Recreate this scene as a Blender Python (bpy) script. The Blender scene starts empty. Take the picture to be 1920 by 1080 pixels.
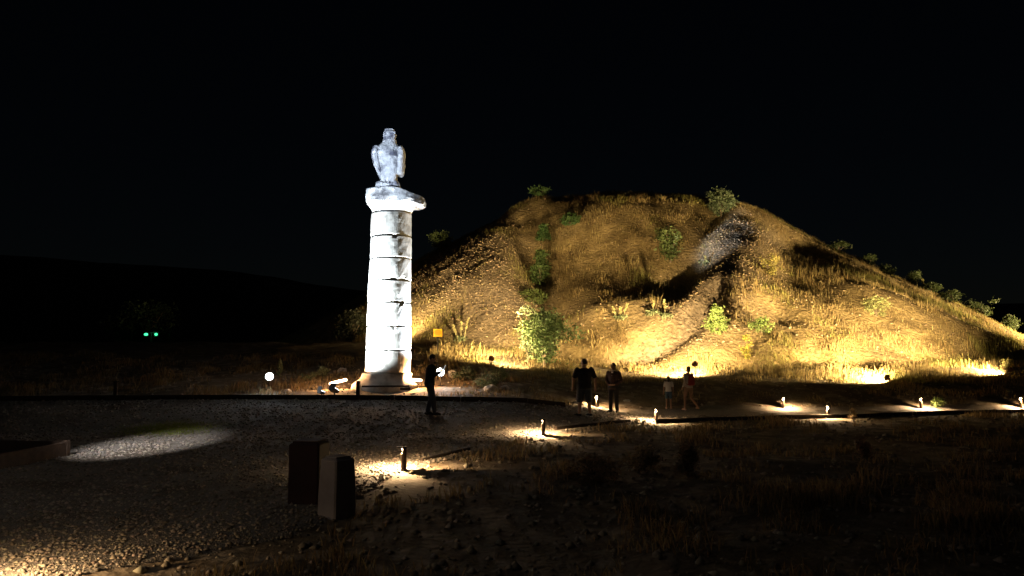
import bpy, math, random
import numpy as np
from mathutils import Vector, Matrix, noise as mnoise

R = math.radians
random.seed(7)
rng = np.random.default_rng(11)
scene = bpy.context.scene
col = scene.collection

# ------------------------------------------------------------------ camera
F = 1371.0                      # focal length in pixels of the 1920 px wide frame
PITCH = math.atan(110 / F)
CAMZ = 2.2
cam_d = bpy.data.cameras.new('camera')
cam_d.sensor_width = 36.0
cam_d.lens = F / 1920 * 36
cam_d.clip_start = 0.05
cam_d.clip_end = 6000
cam = bpy.data.objects.new('camera', cam_d)
col.objects.link(cam)
cam.location = (0, 0, CAMZ)
cam.rotation_euler = (R(90) + PITCH, 0, 0)
scene.camera = cam

# ------------------------------------------------------------------ night sky, moon, exposure
MOON_EL, MOON_AZ = R(38), R(200)
world = bpy.data.worlds.new('World')
scene.world = world
world.use_nodes = True
wn, wl = world.node_tree.nodes, world.node_tree.links
wn.clear()
wout = wn.new('ShaderNodeOutputWorld')
wbg = wn.new('ShaderNodeBackground')
wsky = wn.new('ShaderNodeTexSky')
wsky.sky_type = 'NISHITA'
wsky.sun_disc = False
wsky.sun_elevation = MOON_EL
wsky.sun_rotation = MOON_AZ
wsky.air_density = 1.0
wsky.dust_density = 0.6
wbg.inputs['Strength'].default_value = 0.00030
wl.new(wsky.outputs[0], wbg.inputs['Color'])
wl.new(wbg.outputs[0], wout.inputs['Surface'])
moon_d = bpy.data.lights.new('moon', 'SUN')
moon_d.energy = 0.006
moon_d.angle = R(0.5)
moon_d.color = (1.0, 0.93, 0.84)
moon = bpy.data.objects.new('moon', moon_d)
col.objects.link(moon)
md = Vector((math.sin(MOON_AZ) * math.cos(MOON_EL), math.cos(MOON_AZ) * math.cos(MOON_EL), math.sin(MOON_EL)))
moon.rotation_euler = (-md).to_track_quat('-Z', 'Y').to_euler()
scene.view_settings.view_transform = 'Standard'
scene.view_settings.look = 'None'
scene.view_settings.exposure = 0.0
scene.view_settings.gamma = 1.0
scene.view_settings.use_curve_mapping = False
scene.render.engine = 'CYCLES'
scene.cycles.use_denoising = True
scene.cycles.max_bounces = 6
scene.cycles.diffuse_bounces = 4
scene.cycles.glossy_bounces = 2
scene.cycles.transmission_bounces = 3
scene.cycles.sample_clamp_indirect = 3.0

WARM = (1.0, 0.72, 0.32)
BULB = (1.0, 0.66, 0.34)
ORANGE = (1.0, 0.50, 0.20)
COOL = (0.80, 0.90, 1.0)

# ------------------------------------------------------------------ helpers: naming
def tag(o, label=None, cat=None, group=None, kind=None):
    if label: o['label'] = label
    if cat: o['category'] = cat
    if group: o['group'] = group
    if kind: o['kind'] = kind
    return o

def empty(name, loc=(0, 0, 0), rz=0.0, scale=1.0):
    o = bpy.data.objects.new(name, None)
    o.empty_display_size = 0.2
    col.objects.link(o)
    o.location = loc
    o.rotation_euler = (0, 0, rz)
    o.scale = (scale, scale, scale)
    return o

# ------------------------------------------------------------------ helpers: mesh builder
class MB:
    def __init__(self):
        self.v, self.f = [], []
    def add(self, vs, fs):
        n = len(self.v)
        self.v.extend([tuple(p) for p in vs])
        self.f.extend([tuple(i + n for i in f) for f in fs])
        return self
    def box(self, c, s, rz=0.0, ch=0.0):
        """box with chamfered vertical and top edges (ch)"""
        x, y, z = s[0] / 2, s[1] / 2, s[2] / 2
        ch = min(ch, x * .45, y * .45, z * .45)
        def ring(ix, zz):
            xx, yy = x - ix, y - ix
            k = ch if ch > 0 else 0
            if k == 0:
                return [(-xx, -yy, zz), (xx, -yy, zz), (xx, yy, zz), (-xx, yy, zz)]
            return [(-xx + k, -yy, zz), (xx - k, -yy, zz), (xx, -yy + k, zz), (xx, yy - k, zz),
                    (xx - k, yy, zz), (-xx + k, yy, zz), (-xx, yy - k, zz), (-xx, -yy + k, zz)]
        rings = [ring(0, -z), ring(0, z - ch), ring(ch, z)] if ch > 0 else [ring(0, -z), ring(0, z)]
        n = len(rings[0]); vs = [p for r in rings for p in r]; fs = []
        for j in range(len(rings) - 1):
            for i in range(n):
                a, b = j * n + i, j * n + (i + 1) % n
                fs.append((a, b, b + n, a + n))
        fs.append(tuple(range(n))[::-1]); fs.append(tuple(range((len(rings) - 1) * n, len(rings) * n)))
        ca, sa = math.cos(rz), math.sin(rz)
        return self.add([(c[0] + p[0] * ca - p[1] * sa, c[1] + p[0] * sa + p[1] * ca, c[2] + p[2]) for p in vs], fs)
    def tube(self, pts, rad, n=8, cap=True):
        pts = [Vector(p) for p in pts]
        if not hasattr(rad, '__len__'): rad = [rad] * len(pts)
        rings = []
        for i, p in enumerate(pts):
            d = (pts[min(i + 1, len(pts) - 1)] - pts[max(i - 1, 0)]).normalized()
            u = d.orthogonal().normalized() if i == 0 else (u0 - d * u0.dot(d)).normalized()
            u0 = u; w = d.cross(u)
            rings.append([p + (u * math.cos(2 * math.pi * k / n) + w * math.sin(2 * math.pi * k / n)) * rad[i] for k in range(n)])
        vs = [p for r in rings for p in r]; fs = []
        for j in range(len(rings) - 1):
            for k in range(n):
                a, b = j * n + k, j * n + (k + 1) % n
                fs.append((a, b, b + n, a + n))
        if cap:
            fs.append(tuple(range(n))[::-1]); fs.append(tuple(range((len(rings) - 1) * n, len(rings) * n)))
        return self.add(vs, fs)
    def capsule(self, a, b, ra, rb, n=10):
        a, b = Vector(a), Vector(b); d = (b - a)
        d = d.normalized() if d.length > 1e-6 else Vector((0, 0, 1))
        pts, rad = [], []
        for t in (-88, -60, -30): pts.append(a + d * ra * math.sin(R(t))); rad.append(ra * math.cos(R(t)))
        pts.append(a); rad.append(ra); pts.append(b); rad.append(rb)
        for t in (30, 60, 88): pts.append(b + d * rb * math.sin(R(t))); rad.append(rb * math.cos(R(t)))
        return self.tube(pts, rad, n)
    def loft(self, secs, n=20):
        """secs: (cx, cy, z, rx, ry), horizontal ellipses"""
        vs, fs = [], []
        for (cx, cy, z, rx, ry) in secs:
            for k in range(n):
                t = 2 * math.pi * k / n
                vs.append((cx + rx * math.cos(t), cy + ry * math.sin(t), z))
        for j in range(len(secs) - 1):
            for k in range(n):
                a, b = j * n + k, j * n + (k + 1) % n
                fs.append((a, b, b + n, a + n))
        fs.append(tuple(range(n))[::-1]); fs.append(tuple(range((len(secs) - 1) * n, len(secs) * n)))
        return self.add(vs, fs)
    def ellipsoid(self, c, r, n=16, m=10, rot=None):
        vs, fs = [], []
        for j in range(1, m):
            p = math.pi * j / m
            for k in range(n):
                t = 2 * math.pi * k / n
                q = Vector((r[0] * math.sin(p) * math.cos(t), r[1] * math.sin(p) * math.sin(t), -r[2] * math.cos(p)))
                if rot is not None: q = rot @ q
                vs.append(q + Vector(c))
        for j in range(m - 2):
            for k in range(n):
                a, b = j * n + k, j * n + (k + 1) % n
                fs.append((a, b, b + n, a + n))
        fs.append(tuple(range(n))[::-1]); fs.append(tuple(range((m - 2) * n, (m - 1) * n)))
        return self.add(vs, fs)
    def build(self, name, mat, parent=None, smooth=False, remesh=0.0, relax=0):
        me = bpy.data.meshes.new(name)
        me.from_pydata(self.v, [], self.f)
        me.update()
        if mat: me.materials.append(mat)
        if smooth:
            me.polygons.foreach_set('use_smooth', [True] * len(me.polygons))
        o = bpy.data.objects.new(name, me)
        col.objects.link(o)
        if parent: o.parent = parent
        if remesh:
            m = o.modifiers.new('fuse', 'REMESH'); m.mode = 'VOXEL'; m.voxel_size = remesh; m.use_smooth_shade = True
            if relax:
                s = o.modifiers.new('relax', 'SMOOTH'); s.factor = 0.5; s.iterations = relax
        return o

def raw_mesh(name, v, f, mat, parent=None, smooth=False, attr=None, colr=None):
    """fast mesh from numpy arrays; every face has the same number of corners"""
    me = bpy.data.meshes.new(name)
    v = np.asarray(v, np.float32); f = np.asarray(f, np.int32); k = f.shape[1]
    me.vertices.add(len(v)); me.vertices.foreach_set('co', v.ravel())
    me.loops.add(f.size); me.loops.foreach_set('vertex_index', f.ravel())
    me.polygons.add(len(f)); me.polygons.foreach_set('loop_start', np.arange(0, f.size, k, dtype=np.int32))
    me.update(calc_edges=True)
    if smooth: me.polygons.foreach_set('use_smooth', np.ones(len(f), bool))
    if attr is not None:
        for nm, a in attr.items():
            at = me.attributes.new(nm, 'FLOAT', 'POINT'); at.data.foreach_set('value', np.asarray(a, np.float32))
    if colr is not None:
        at = me.attributes.new('tint', 'FLOAT_COLOR', 'POINT')
        at.data.foreach_set('color', np.hstack([colr, np.ones((len(colr), 1))]).astype(np.float32).ravel())
    if mat: me.materials.append(mat)
    o = bpy.data.objects.new(name, me); col.objects.link(o)
    if parent: o.parent = parent
    return o

# ------------------------------------------------------------------ helpers: materials
def nodemat(name):
    m = bpy.data.materials.new(name); m.use_nodes = True
    nt = m.node_tree
    return m, nt, nt.nodes['Principled BSDF'], nt.nodes['Material Output']

def mottled(name, c1, c2, scale=4.0, rough=0.85, bump=0.3, fine=None, dist=0.02, c3=None, s3=1.0, metal=0.0, spec=0.3, coords='Object'):
    m, nt, b, out = nodemat(name)
    N, L = nt.nodes, nt.links
    tc = N.new('ShaderNodeTexCoord')
    n1 = N.new('ShaderNodeTexNoise'); n1.inputs['Scale'].default_value = scale; n1.inputs['Detail'].default_value = 8; n1.inputs['Roughness'].default_value = .65
    L.new(tc.outputs[coords], n1.inputs['Vector'])
    cr = N.new('ShaderNodeValToRGB'); e = cr.color_ramp.elements
    e[0].position, e[1].position = .34, .66
    e[0].color, e[1].color = (*c1, 1), (*c2, 1)
    L.new(n1.outputs['Fac'], cr.inputs['Fac'])
    csock = cr.outputs['Color']
    if c3 is not None:
        n3 = N.new('ShaderNodeTexNoise'); n3.inputs['Scale'].default_value = s3; n3.inputs['Detail'].default_value = 6
        L.new(tc.outputs[coords], n3.inputs['Vector'])
        r3 = N.new('ShaderNodeValToRGB'); r3.color_ramp.elements[0].position = .5; r3.color_ramp.elements[1].position = .64
        L.new(n3.outputs['Fac'], r3.inputs['Fac'])
        mx = N.new('ShaderNodeMix'); mx.data_type = 'RGBA'
        L.new(r3.outputs['Color'], mx.inputs['Factor']); L.new(csock, mx.inputs[6]); mx.inputs[7].default_value = (*c3, 1)
        csock = mx.outputs[2]
    L.new(csock, b.inputs['Base Color'])
    b.inputs['Roughness'].default_value = rough
    b.inputs['Metallic'].default_value = metal
    b.inputs['Specular IOR Level'].default_value = spec
    if bump:
        n2 = N.new('ShaderNodeTexNoise'); n2.inputs['Scale'].default_value = fine or scale * 5; n2.inputs['Detail'].default_value = 6
        L.new(tc.outputs[coords], n2.inputs['Vector'])
        bp = N.new('ShaderNodeBump'); bp.inputs['Strength'].default_value = bump; bp.inputs['Distance'].default_value = dist
        L.new(n2.outputs['Fac'], bp.inputs['Height']); L.new(bp.outputs['Normal'], b.inputs['Normal'])
    return m

def emitter(name, c, s):
    m, nt, b, out = nodemat(name)
    b.inputs['Base Color'].default_value = (.8, .8, .8, 1)
    b.inputs['Emission Color'].default_value = (*c, 1)
    b.inputs['Emission Strength'].default_value = s
    return m

def tinted(name, rough=.8, transl=0.35):
    """colour read from the mesh's own per-blade / per-leaf tint"""
    m, nt, b, out = nodemat(name)
    N, L = nt.nodes, nt.links
    a = N.new('ShaderNodeAttribute'); a.attribute_name = 'tint'
    L.new(a.outputs['Color'], b.inputs['Base Color'])
    b.inputs['Roughness'].default_value = rough
    b.inputs['Specular IOR Level'].default_value = .2
    if transl:
        t = N.new('ShaderNodeBsdfTranslucent'); L.new(a.outputs['Color'], t.inputs['Color'])
        mx = N.new('ShaderNodeMixShader'); mx.inputs[0].default_value = transl
        L.new(b.outputs[0], mx.inputs[1]); L.new(t.outputs[0], mx.inputs[2]); L.new(mx.outputs[0], out.inputs['Surface'])
    return m

M = {}
M['dry_ground'] = mottled('dry_ground', (.10, .072, .045), (.20, .15, .095), .8, .95, .8, 9, .05, c3=(.26, .21, .15), s3=2.2)
M['gravel_bed'] = mottled('gravel_bed', (.12, .105, .09), (.24, .215, .185), 26, .95, 1.0, 30, .03, c3=(.11, .085, .06), s3=.55)
M['hill'] = mottled('hill', (.03, .025, .018), (.05, .042, .03), .02, 1, 0)
M['limestone'] = mottled('limestone', (.46, .44, .40), (.62, .60, .56), 2.2, .9, .3, 16, .02, c3=(.34, .32, .29), s3=3.1)
M['dark_limestone'] = mottled('dark_limestone', (.24, .235, .23), (.46, .45, .43), 2.6, .92, .9, 14, .05, c3=(.13, .125, .125), s3=2.2)
M['eagle_stone'] = mottled('eagle_stone', (.24, .24, .25), (.50, .49, .48), 5.0, .92, 1.0, 14, .05, c3=(.07, .07, .09), s3=2.4)
M['timber'] = mottled('timber', (.035, .022, .014), (.075, .045, .028), 6, .8, .3, 40, .01)
M['kerb_timber'] = mottled('kerb_timber', (.02, .014, .01), (.05, .034, .022), 5, .85, .4, 30, .01)
M['soil'] = mottled('soil', (.02, .015, .01), (.05, .035, .022), 3, 1, .6, 20, .03)
M['bronze_metal'] = mottled('bronze_metal', (.10, .045, .02), (.16, .075, .03), 8, .5, .05, metal=.4)
M['dark_metal'] = mottled('dark_metal', (.02, .018, .016), (.045, .04, .035), 9, .45, .05, metal=.5)
M['post_metal'] = mottled('post_metal', (.05, .035, .025), (.10, .07, .05), 9, .5, .08, metal=.3)
M['steel'] = mottled('steel', (.18, .17, .16), (.3, .29, .27), 9, .45, .05, metal=.6)
M['maroon_paint'] = mottled('maroon_paint', (.022, .010, .010), (.04, .016, .016), 3, .75, .3, 30, .006)
M['concrete'] = mottled('concrete', (.26, .225, .22), (.34, .30, .29), 3, .9, .4, 30, .008)
M['sign_yellow'] = mottled('sign_yellow', (.75, .48, .02), (.82, .55, .04), 4, .5, 0)
M['sign_ink'] = mottled('sign_ink', (.10, .05, .01), (.14, .07, .02), 4, .7, 0)
M['bark'] = mottled('bark', (.06, .045, .03), (.12, .09, .06), 9, .95, .6, 40, .02)
M['stem'] = mottled('stem', (.22, .2, .1), (.34, .3, .16), 9, .9, 0)
M['leaf'] = tinted('leaf', .65, .3)
M['grass'] = tinted('grass', .85, .45)
M['stone_bits'] = tinted('stone_bits', .95, 0)
M['skin'] = mottled('skin', (.30, .17, .11), (.36, .21, .14), 8, .6, 0)
M['hair'] = mottled('hair', (.012, .009, .007), (.03, .02, .015), 30, .5, .3, 60, .005)
M['black_cloth'] = mottled('black_cloth', (.012, .012, .013), (.022, .022, .024), 9, .95, .3, 60, .004)
M['navy_cloth'] = mottled('navy_cloth', (.03, .035, .05), (.05, .055, .075), 9, .95, .3, 60, .004)
M['shorts_cloth'] = mottled('shorts_cloth', (.035, .045, .055), (.06, .07, .08), 9, .95, .3, 60, .004)
M['brown_cloth'] = mottled('brown_cloth', (.035, .018, .015), (.055, .03, .024), 9, .95, .3, 60, .004)
M['white_cloth'] = mottled('white_cloth', (.55, .5, .46), (.7, .65, .6), 9, .95, .3, 60, .004)
M['pale_cloth'] = mottled('pale_cloth', (.42, .36, .33), (.52, .46, .42), 9, .95, .3, 60, .004)
M['denim'] = mottled('denim', (.05, .09, .14), (.09, .14, .20), 14, .95, .3, 80, .003)
M['red_cloth'] = mottled('red_cloth', (.22, .03, .02), (.30, .05, .035), 9, .9, .3, 60, .004)
M['tan_cloth'] = mottled('tan_cloth', (.28, .17, .11), (.34, .21, .14), 9, .9, .2, 60, .004)
M['sole'] = mottled('sole', (.6, .58, .55), (.7, .68, .65), 9, .8, 0)
M['lens_warm'] = emitter('lens_warm', (1, .74, .46), 14)
M['lens_white'] = emitter('lens_white', (.86, .93, 1), 9)
M['lens_orange'] = emitter('lens_orange', (1, .62, .36), 9)
M['lens_flood'] = emitter('lens_flood', (1, .68, .3), 12)
M['lens_green'] = emitter('lens_green', (.06, 1, .40), 1.5)
M['lens_ember'] = emitter('lens_ember', (1, .16, .03), .35)
M['screen'] = emitter('screen', (.75, .88, 1), 1.2)

# ------------------------------------------------------------------ helpers: vector noise
_tab = np.random.default_rng(3).random((256, 256))
def vnoise(x, y):
    xi, yi = np.floor(x).astype(int), np.floor(y).astype(int)
    fx, fy = x - xi, y - yi
    fx, fy = fx * fx * (3 - 2 * fx), fy * fy * (3 - 2 * fy)
    a, b = _tab[xi % 256, yi % 256], _tab[(xi + 1) % 256, yi % 256]
    c, d = _tab[xi % 256, (yi + 1) % 256], _tab[(xi + 1) % 256, (yi + 1) % 256]
    return (a * (1 - fx) + b * fx) * (1 - fy) + (c * (1 - fx) + d * fx) * fy - .5
def fbm(x, y, s, octv=4):
    t = 0; a = 1.0
    for i in range(octv):
        t = t + a * vnoise(x * s + 17.3 * i, y * s + 5.1 * i); s *= 2.07; a *= .5
    return t
def ss(a, b, x):
    t = np.clip((x - a) / (b - a), 0, 1); return t * t * (3 - 2 * t)

# ------------------------------------------------------------------ the lie of the land
def ground_s(x, y):
    """smooth ground height"""
    x, y = np.asarray(x, float), np.asarray(y, float)
    yy = np.minimum(y, 27)
    zl = .085 * np.maximum(0, yy - 18.7) + .123 * np.clip(y - 27, 0, 14) - .05 * np.clip(y - 43, 0, 60)
    zr = -.14 * ss(14, 24, y) + .2 * np.clip(y - 27, 0, 6) + .1 * np.clip(y - 33, 0, 8) - .05 * np.clip(y - 43, 0, 60)
    w = ss(-1, 5, x)
    z = zl * (1 - w) + zr * w
    z = z + .6 * ss(6, 1.5, y)
    # the land right of the path falls away a little
    z = z - .05 * ss(-1, 3, x - (.36 * (y - 14))) * ss(23.5, 17, y) * ss(5, 9, y)
    return z
def ground_h(x, y):
    x, y = np.asarray(x, float), np.asarray(y, float)
    rough = np.clip(ss(24.5, 27, y - .05 * x) + ss(0, 3, x - (.40 * (y - 13))) * ss(23, 19, y), 0, 1)
    return ground_s(x, y) + rough * (.16 * fbm(x, y, .5, 4)) + .015 * fbm(x, y, 1.3, 3)

MX, MY, MZ = 12.0, 62.0, 14.5
def mound_base(x, y):
    x, y = np.asarray(x, float), np.asarray(y, float)
    r = np.sqrt(((x - MX) / np.where(x > MX, 29.0, 34.0)) ** 2 + ((y - MY) / 28.6) ** 2)
    t = (1 - r) / .71
    k = .16
    h = np.clip(.5 + .5 * (1 - t) / k, 0, 1)
    t = t * h + 1 * (1 - h) - k * h * (1 - h)
    z = .6 + (MZ - .6) * t
    z = z - .055 * (x - 2) * ss(.9, .3, r)
    return z

def ray(px, py):
    u, v = (px - 960) / F, (540 - py) / F
    return np.array([u, math.cos(PITCH) - v * math.sin(PITCH), math.sin(PITCH) + v * math.cos(PITCH)])
def hit(px, py, fn, y0=4.0, y1=120.0, step=.05):
    d = ray(px, py); d = d / d[1]
    ys = np.arange(y0, y1, step)
    z = CAMZ + d[2] * ys
    g = fn(d[0] * ys, ys)
    k = np.nonzero(g >= z)[0]
    if len(k) == 0:
        k = [int(np.argmin(z - g))]
    yy = ys[k[0]]
    return np.array([d[0] * yy, yy])
def at(px, py, y):
    d = ray(px, py); d = d / d[1]
    return Vector((d[0] * y, y, CAMZ + d[2] * y))

def polydist(x, y, pts):
    best = np.full(np.shape(x), 1e9)
    for (a, b) in zip(pts[:-1], pts[1:]):
        ab = b - a; l2 = ab @ ab
        t = np.clip(((x - a[0]) * ab[0] + (y - a[1]) * ab[1]) / l2, 0, 1)
        best = np.minimum(best, np.hypot(x - a[0] - t * ab[0], y - a[1] - t * ab[1]))
    return best
def on_mound(*pp): return [hit(px, py, mound_base, 25) for px, py in pp]
FEAT = [  # polyline on the slope, height, half-width
    (on_mound((895, 545), (930, 470), (985, 400)), 1.1, 2.6),
    (on_mound((1045, 590), (1020, 500), (985, 420)), -1.2, 1.5),
    (on_mound((1110, 460), (1190, 480), (1230, 470)), -1.3, 4.2),
    (on_mound((1045, 580), (1130, 575), (1215, 560)), .5, .9),
    (on_mound((1345, 545), (1400, 470), (1440, 415)), .8, 2.2),
    (on_mound((1255, 530), (1310, 440), (1345, 405)), -.8, 1.4),
    (on_mound((1330, 440), (1385, 402)), .5, .9),
    (on_mound((1175, 668), (1250, 628), (1310, 592), (1340, 550)), -.75, .75),
    (on_mound((1340, 550), (1372, 480), (1395, 440)), -.12, .8),
    (on_mound((1475, 500), (1500, 450)), -1.0, 2.2),
    (on_mound((1440, 605), (1470, 590)), -.5, 1.1),
    (on_mound((1640, 560), (1760, 600), (1900, 660)), .6, 1.3),
]
TRACK = FEAT[7][0] + FEAT[8][0][1:]
SCREE = [(on_mound((840, 480), (890, 540), (930, 590)), 3.6), (on_mound((1290, 580), (1350, 500), (1400, 440)), 2.6)]
def mound_h(x, y):
    z = mound_base(x, y)
    for pts, a, w in FEAT:
        z = z + a * np.exp(-(polydist(x, y, pts) / w) ** 2)
    r = np.sqrt(((x - MX) / np.where(x > MX, 29.0, 34.0)) ** 2 + ((y - MY) / 28.6) ** 2)
    e = ss(1.02, .9, r)
    return z + e * (  .40 * fbm(x, y, .16, 4) + .16 * fbm(x + 40, y, .9, 3))
def track_mask(x, y): return np.exp(-(polydist(x, y, TRACK) / .8) ** 2)
def scree_mask(x, y):
    m = 0
    for pts, w in SCREE:
        m = np.maximum(m, np.exp(-(polydist(x, y, pts) / w) ** 2) )
    return np.clip(m + .35 * fbm(x, y, .5, 3), 0, 1)
def land_h(x, y): return np.maximum(ground_h(x, y), mound_h(x, y))
def land_z(x, y): return float(land_h(np.array([x]), np.array([y]))[0])
def G(px, py, fn=land_h, y0=4.0):
    p = hit(px, py, fn, y0)
    return Vector((p[0], p[1], float(fn(np.array([p[0]]), np.array([p[1]]))[0])))

def sheet(name, xs, ys, fn, mat, keep=None, lift=0.0, attr=None):
    X, Y = np.meshgrid(xs, ys)
    Z = fn(X, Y) + (lift(X, Y) if callable(lift) else lift)
    nx, ny = len(xs), len(ys)
    idx = np.arange(nx * ny).reshape(ny, nx)
    q = np.stack([idx[:-1, :-1], idx[:-1, 1:], idx[1:, 1:], idx[1:, :-1]], -1).reshape(-1, 4)
    V = np.stack([X, Y, Z], -1).reshape(-1, 3)
    if keep is not None:
        kv = keep(X, Y, Z).ravel()
        q = q[kv[q].any(1)]
        used = np.unique(q); remap = np.zeros(len(V), int); remap[used] = np.arange(len(used))
        V = V[used]; q = remap[q]
    at_ = None if attr is None else {k: f(V[:, 0], V[:, 1]) for k, f in attr.items()}
    return raw_mesh(name, V, q, mat, smooth=True, attr=at_)

def stretch(a, b, step, far, n):
    core = np.arange(a, b + 1e-6, step)
    g = np.geomspace(step * 2, far, n)
    return np.concatenate([a - g[::-1], core, b + g])

o = sheet('ground', stretch(-34, 44, .3, 3000, 26), stretch(1, 46, .3, 3000, 26), ground_h, M['dry_ground'])
tag(o, kind='structure')

# mound: soil with stony patches, ground colours only
m, nt, b, out = nodemat('mound_soil')
N, L = nt.nodes, nt.links
tc = N.new('ShaderNodeTexCoord')
n1 = N.new('ShaderNodeTexNoise'); n1.inputs['Scale'].default_value = .9; n1.inputs['Detail'].default_value = 9
n2 = N.new('ShaderNodeTexNoise'); n2.inputs['Scale'].default_value = 5; n2.inputs['Detail'].default_value = 8
L.new(tc.outputs['Object'], n1.inputs['Vector']); L.new(tc.outputs['Object'], n2.inputs['Vector'])
r1 = N.new('ShaderNodeValToRGB'); r1.color_ramp.elements[0].position = .36; r1.color_ramp.elements[1].position = .66
r1.color_ramp.elements[0].color = (.15, .105, .05, 1); r1.color_ramp.elements[1].color = (.30, .22, .105, 1)
r2 = N.new('ShaderNodeValToRGB'); r2.color_ramp.elements[0].position = .35; r2.color_ramp.elements[1].position = .65
r2.color_ramp.elements[0].color = (.10, .075, .055, 1); r2.color_ramp.elements[1].color = (.27, .21, .155, 1)
L.new(n1.outputs['Fac'], r1.inputs['Fac']); L.new(n2.outputs['Fac'], r2.inputs['Fac'])
at_ = N.new('ShaderNodeAttribute'); at_.attribute_name = 'stony'
mx = N.new('ShaderNodeMix'); mx.data_type = 'RGBA'
L.new(at_.outputs['Fac'], mx.inputs['Factor']); L.new(r1.outputs['Color'], mx.inputs[6]); L.new(r2.outputs['Color'], mx.inputs[7])
L.new(mx.outputs[2], b.inputs['Base Color']); b.inputs['Roughness'].default_value = .95; b.inputs['Specular IOR Level'].default_value = .2
bp = N.new('ShaderNodeBump'); bp.inputs['Strength'].default_value = 1; bp.inputs['Distance'].default_value = .12
L.new(n2.outputs['Fac'], bp.inputs['Height']); L.new(bp.outputs['Normal'], b.inputs['Normal'])
M['mound_soil'] = m
o = sheet('burial_mound', np.arange(-28, 54, .25), np.arange(28, 98, .25), mound_h, M['mound_soil'],
          keep=lambda X, Y, Z: Z > ground_h(X, Y) - .25,
          attr={'stony': lambda x, y: np.clip(np.maximum(scree_mask(x, y), track_mask(x, y)), 0, 1)})
tag(o, kind='structure')

# gravel plaza and path, 2 cm above the ground sheet
EDGE_NEAR = [(-400, 1180), (560, 1010), (757, 884), (1019, 818), (1231, 793), (1400, 787), (1553, 785), (1760, 777), (2050, 772), (2300, 768)]
EDGE_FAR = [(-300, 756), (0, 753), (216, 751), (450, 749), (700, 750), (900, 754), (1060, 764), (1160, 766), (1320, 765), (1500, 764), (1760, 762), (2050, 762), (2300, 760)]
near_w = [hit(px, py, ground_s, 3) for px, py in EDGE_NEAR]
far_w = [hit(px, py, ground_s, 15) for px, py in EDGE_FAR]
poly = np.array([[-30, -6]] + [[-30, far_w[0][1]]] + far_w + near_w[::-1] + [[-1.0, -6]])
def inside(x, y):
    c = np.zeros(np.shape(x), bool); n = len(poly)
    for i in range(n):
        x1, y1 = poly[i]; x2, y2 = poly[(i + 1) % n]
        if y1 == y2: continue
        c ^= ((y1 > y) != (y2 > y)) & (x < (x2 - x1) * (y - y1) / (y2 - y1) + x1)
    return c
gx, gy = np.arange(-30, 36, .2), np.arange(1, 30, .15)
o = sheet('gravel_path', gx, gy, ground_h, M['gravel_bed'], keep=lambda X, Y, Z: inside(X, Y), lift=lambda X, Y: np.where(inside(X, Y), .02, -.05))
tag(o, kind='structure')

# far hills on the left skyline
hv, hf = [], []
def hills(name, rad, a0, a1, prof, seed):
    n = 120; V = []; Q = []
    for i in range(n):
        a = a0 + (a1 - a0) * i / (n - 1)
        h = prof(a) + 6 * float(fbm(np.array([i * .13 + seed]), np.array([seed * 2.0]), 1.0, 4)[0])
        for j, (rr, hh) in enumerate([(.55, -8), (.7, .25), (.85, .7), (1.0, 1.0), (1.15, .75), (1.5, -8)]):
            z = hh * h if hh > 0 else hh
            V.append((math.sin(a) * rad * rr, math.cos(a) * rad * rr, z))
    for i in range(n - 1):
        for j in range(5):
            k = i * 6 + j; Q.append((k, k + 6, k + 7, k + 1))
    return tag(raw_mesh(name, V, Q, M['hill'], smooth=True), kind='structure')
hills('distant_hills', 700, R(-75), R(60), lambda a: float(np.interp(math.degrees(a), [-75, -35, -18.5, -11, 0, 20, 60], [80, 75, 65, 55, 42, 35, 35])), 4)

# ------------------------------------------------------------------ light helper
def lamp(kind, name, parent, loc, energy, color, aim=None, cone=None, blend=.5, size=.04):
    d = bpy.data.lights.new(name, kind); d.energy = energy; d.color = color
    d.shadow_soft_size = size
    if kind == 'SPOT': d.spot_size = R(cone); d.spot_blend = blend
    o = bpy.data.objects.new(name, d); col.objects.link(o); o.parent = parent; o.location = loc
    if aim is not None: o.rotation_euler = Vector(aim).to_track_quat('-Z', 'Y').to_euler()
    return o

def aimrot(v): return Vector(v).to_track_quat('Z', 'Y').to_matrix()

# ------------------------------------------------------------------ stone column
CY = 27.0
cb = at(726.5, 726, CY); CX, CZ = cb.x, cb.z - .12
cbase_z = CZ
root = empty('stone_column', (CX, CY, CZ))
tag(root, 'tall white-lit stone column of stacked drums with broken capital', 'column')
PX = 50.9
def zc(py): return at(727, py, CY).z - CZ

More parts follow.
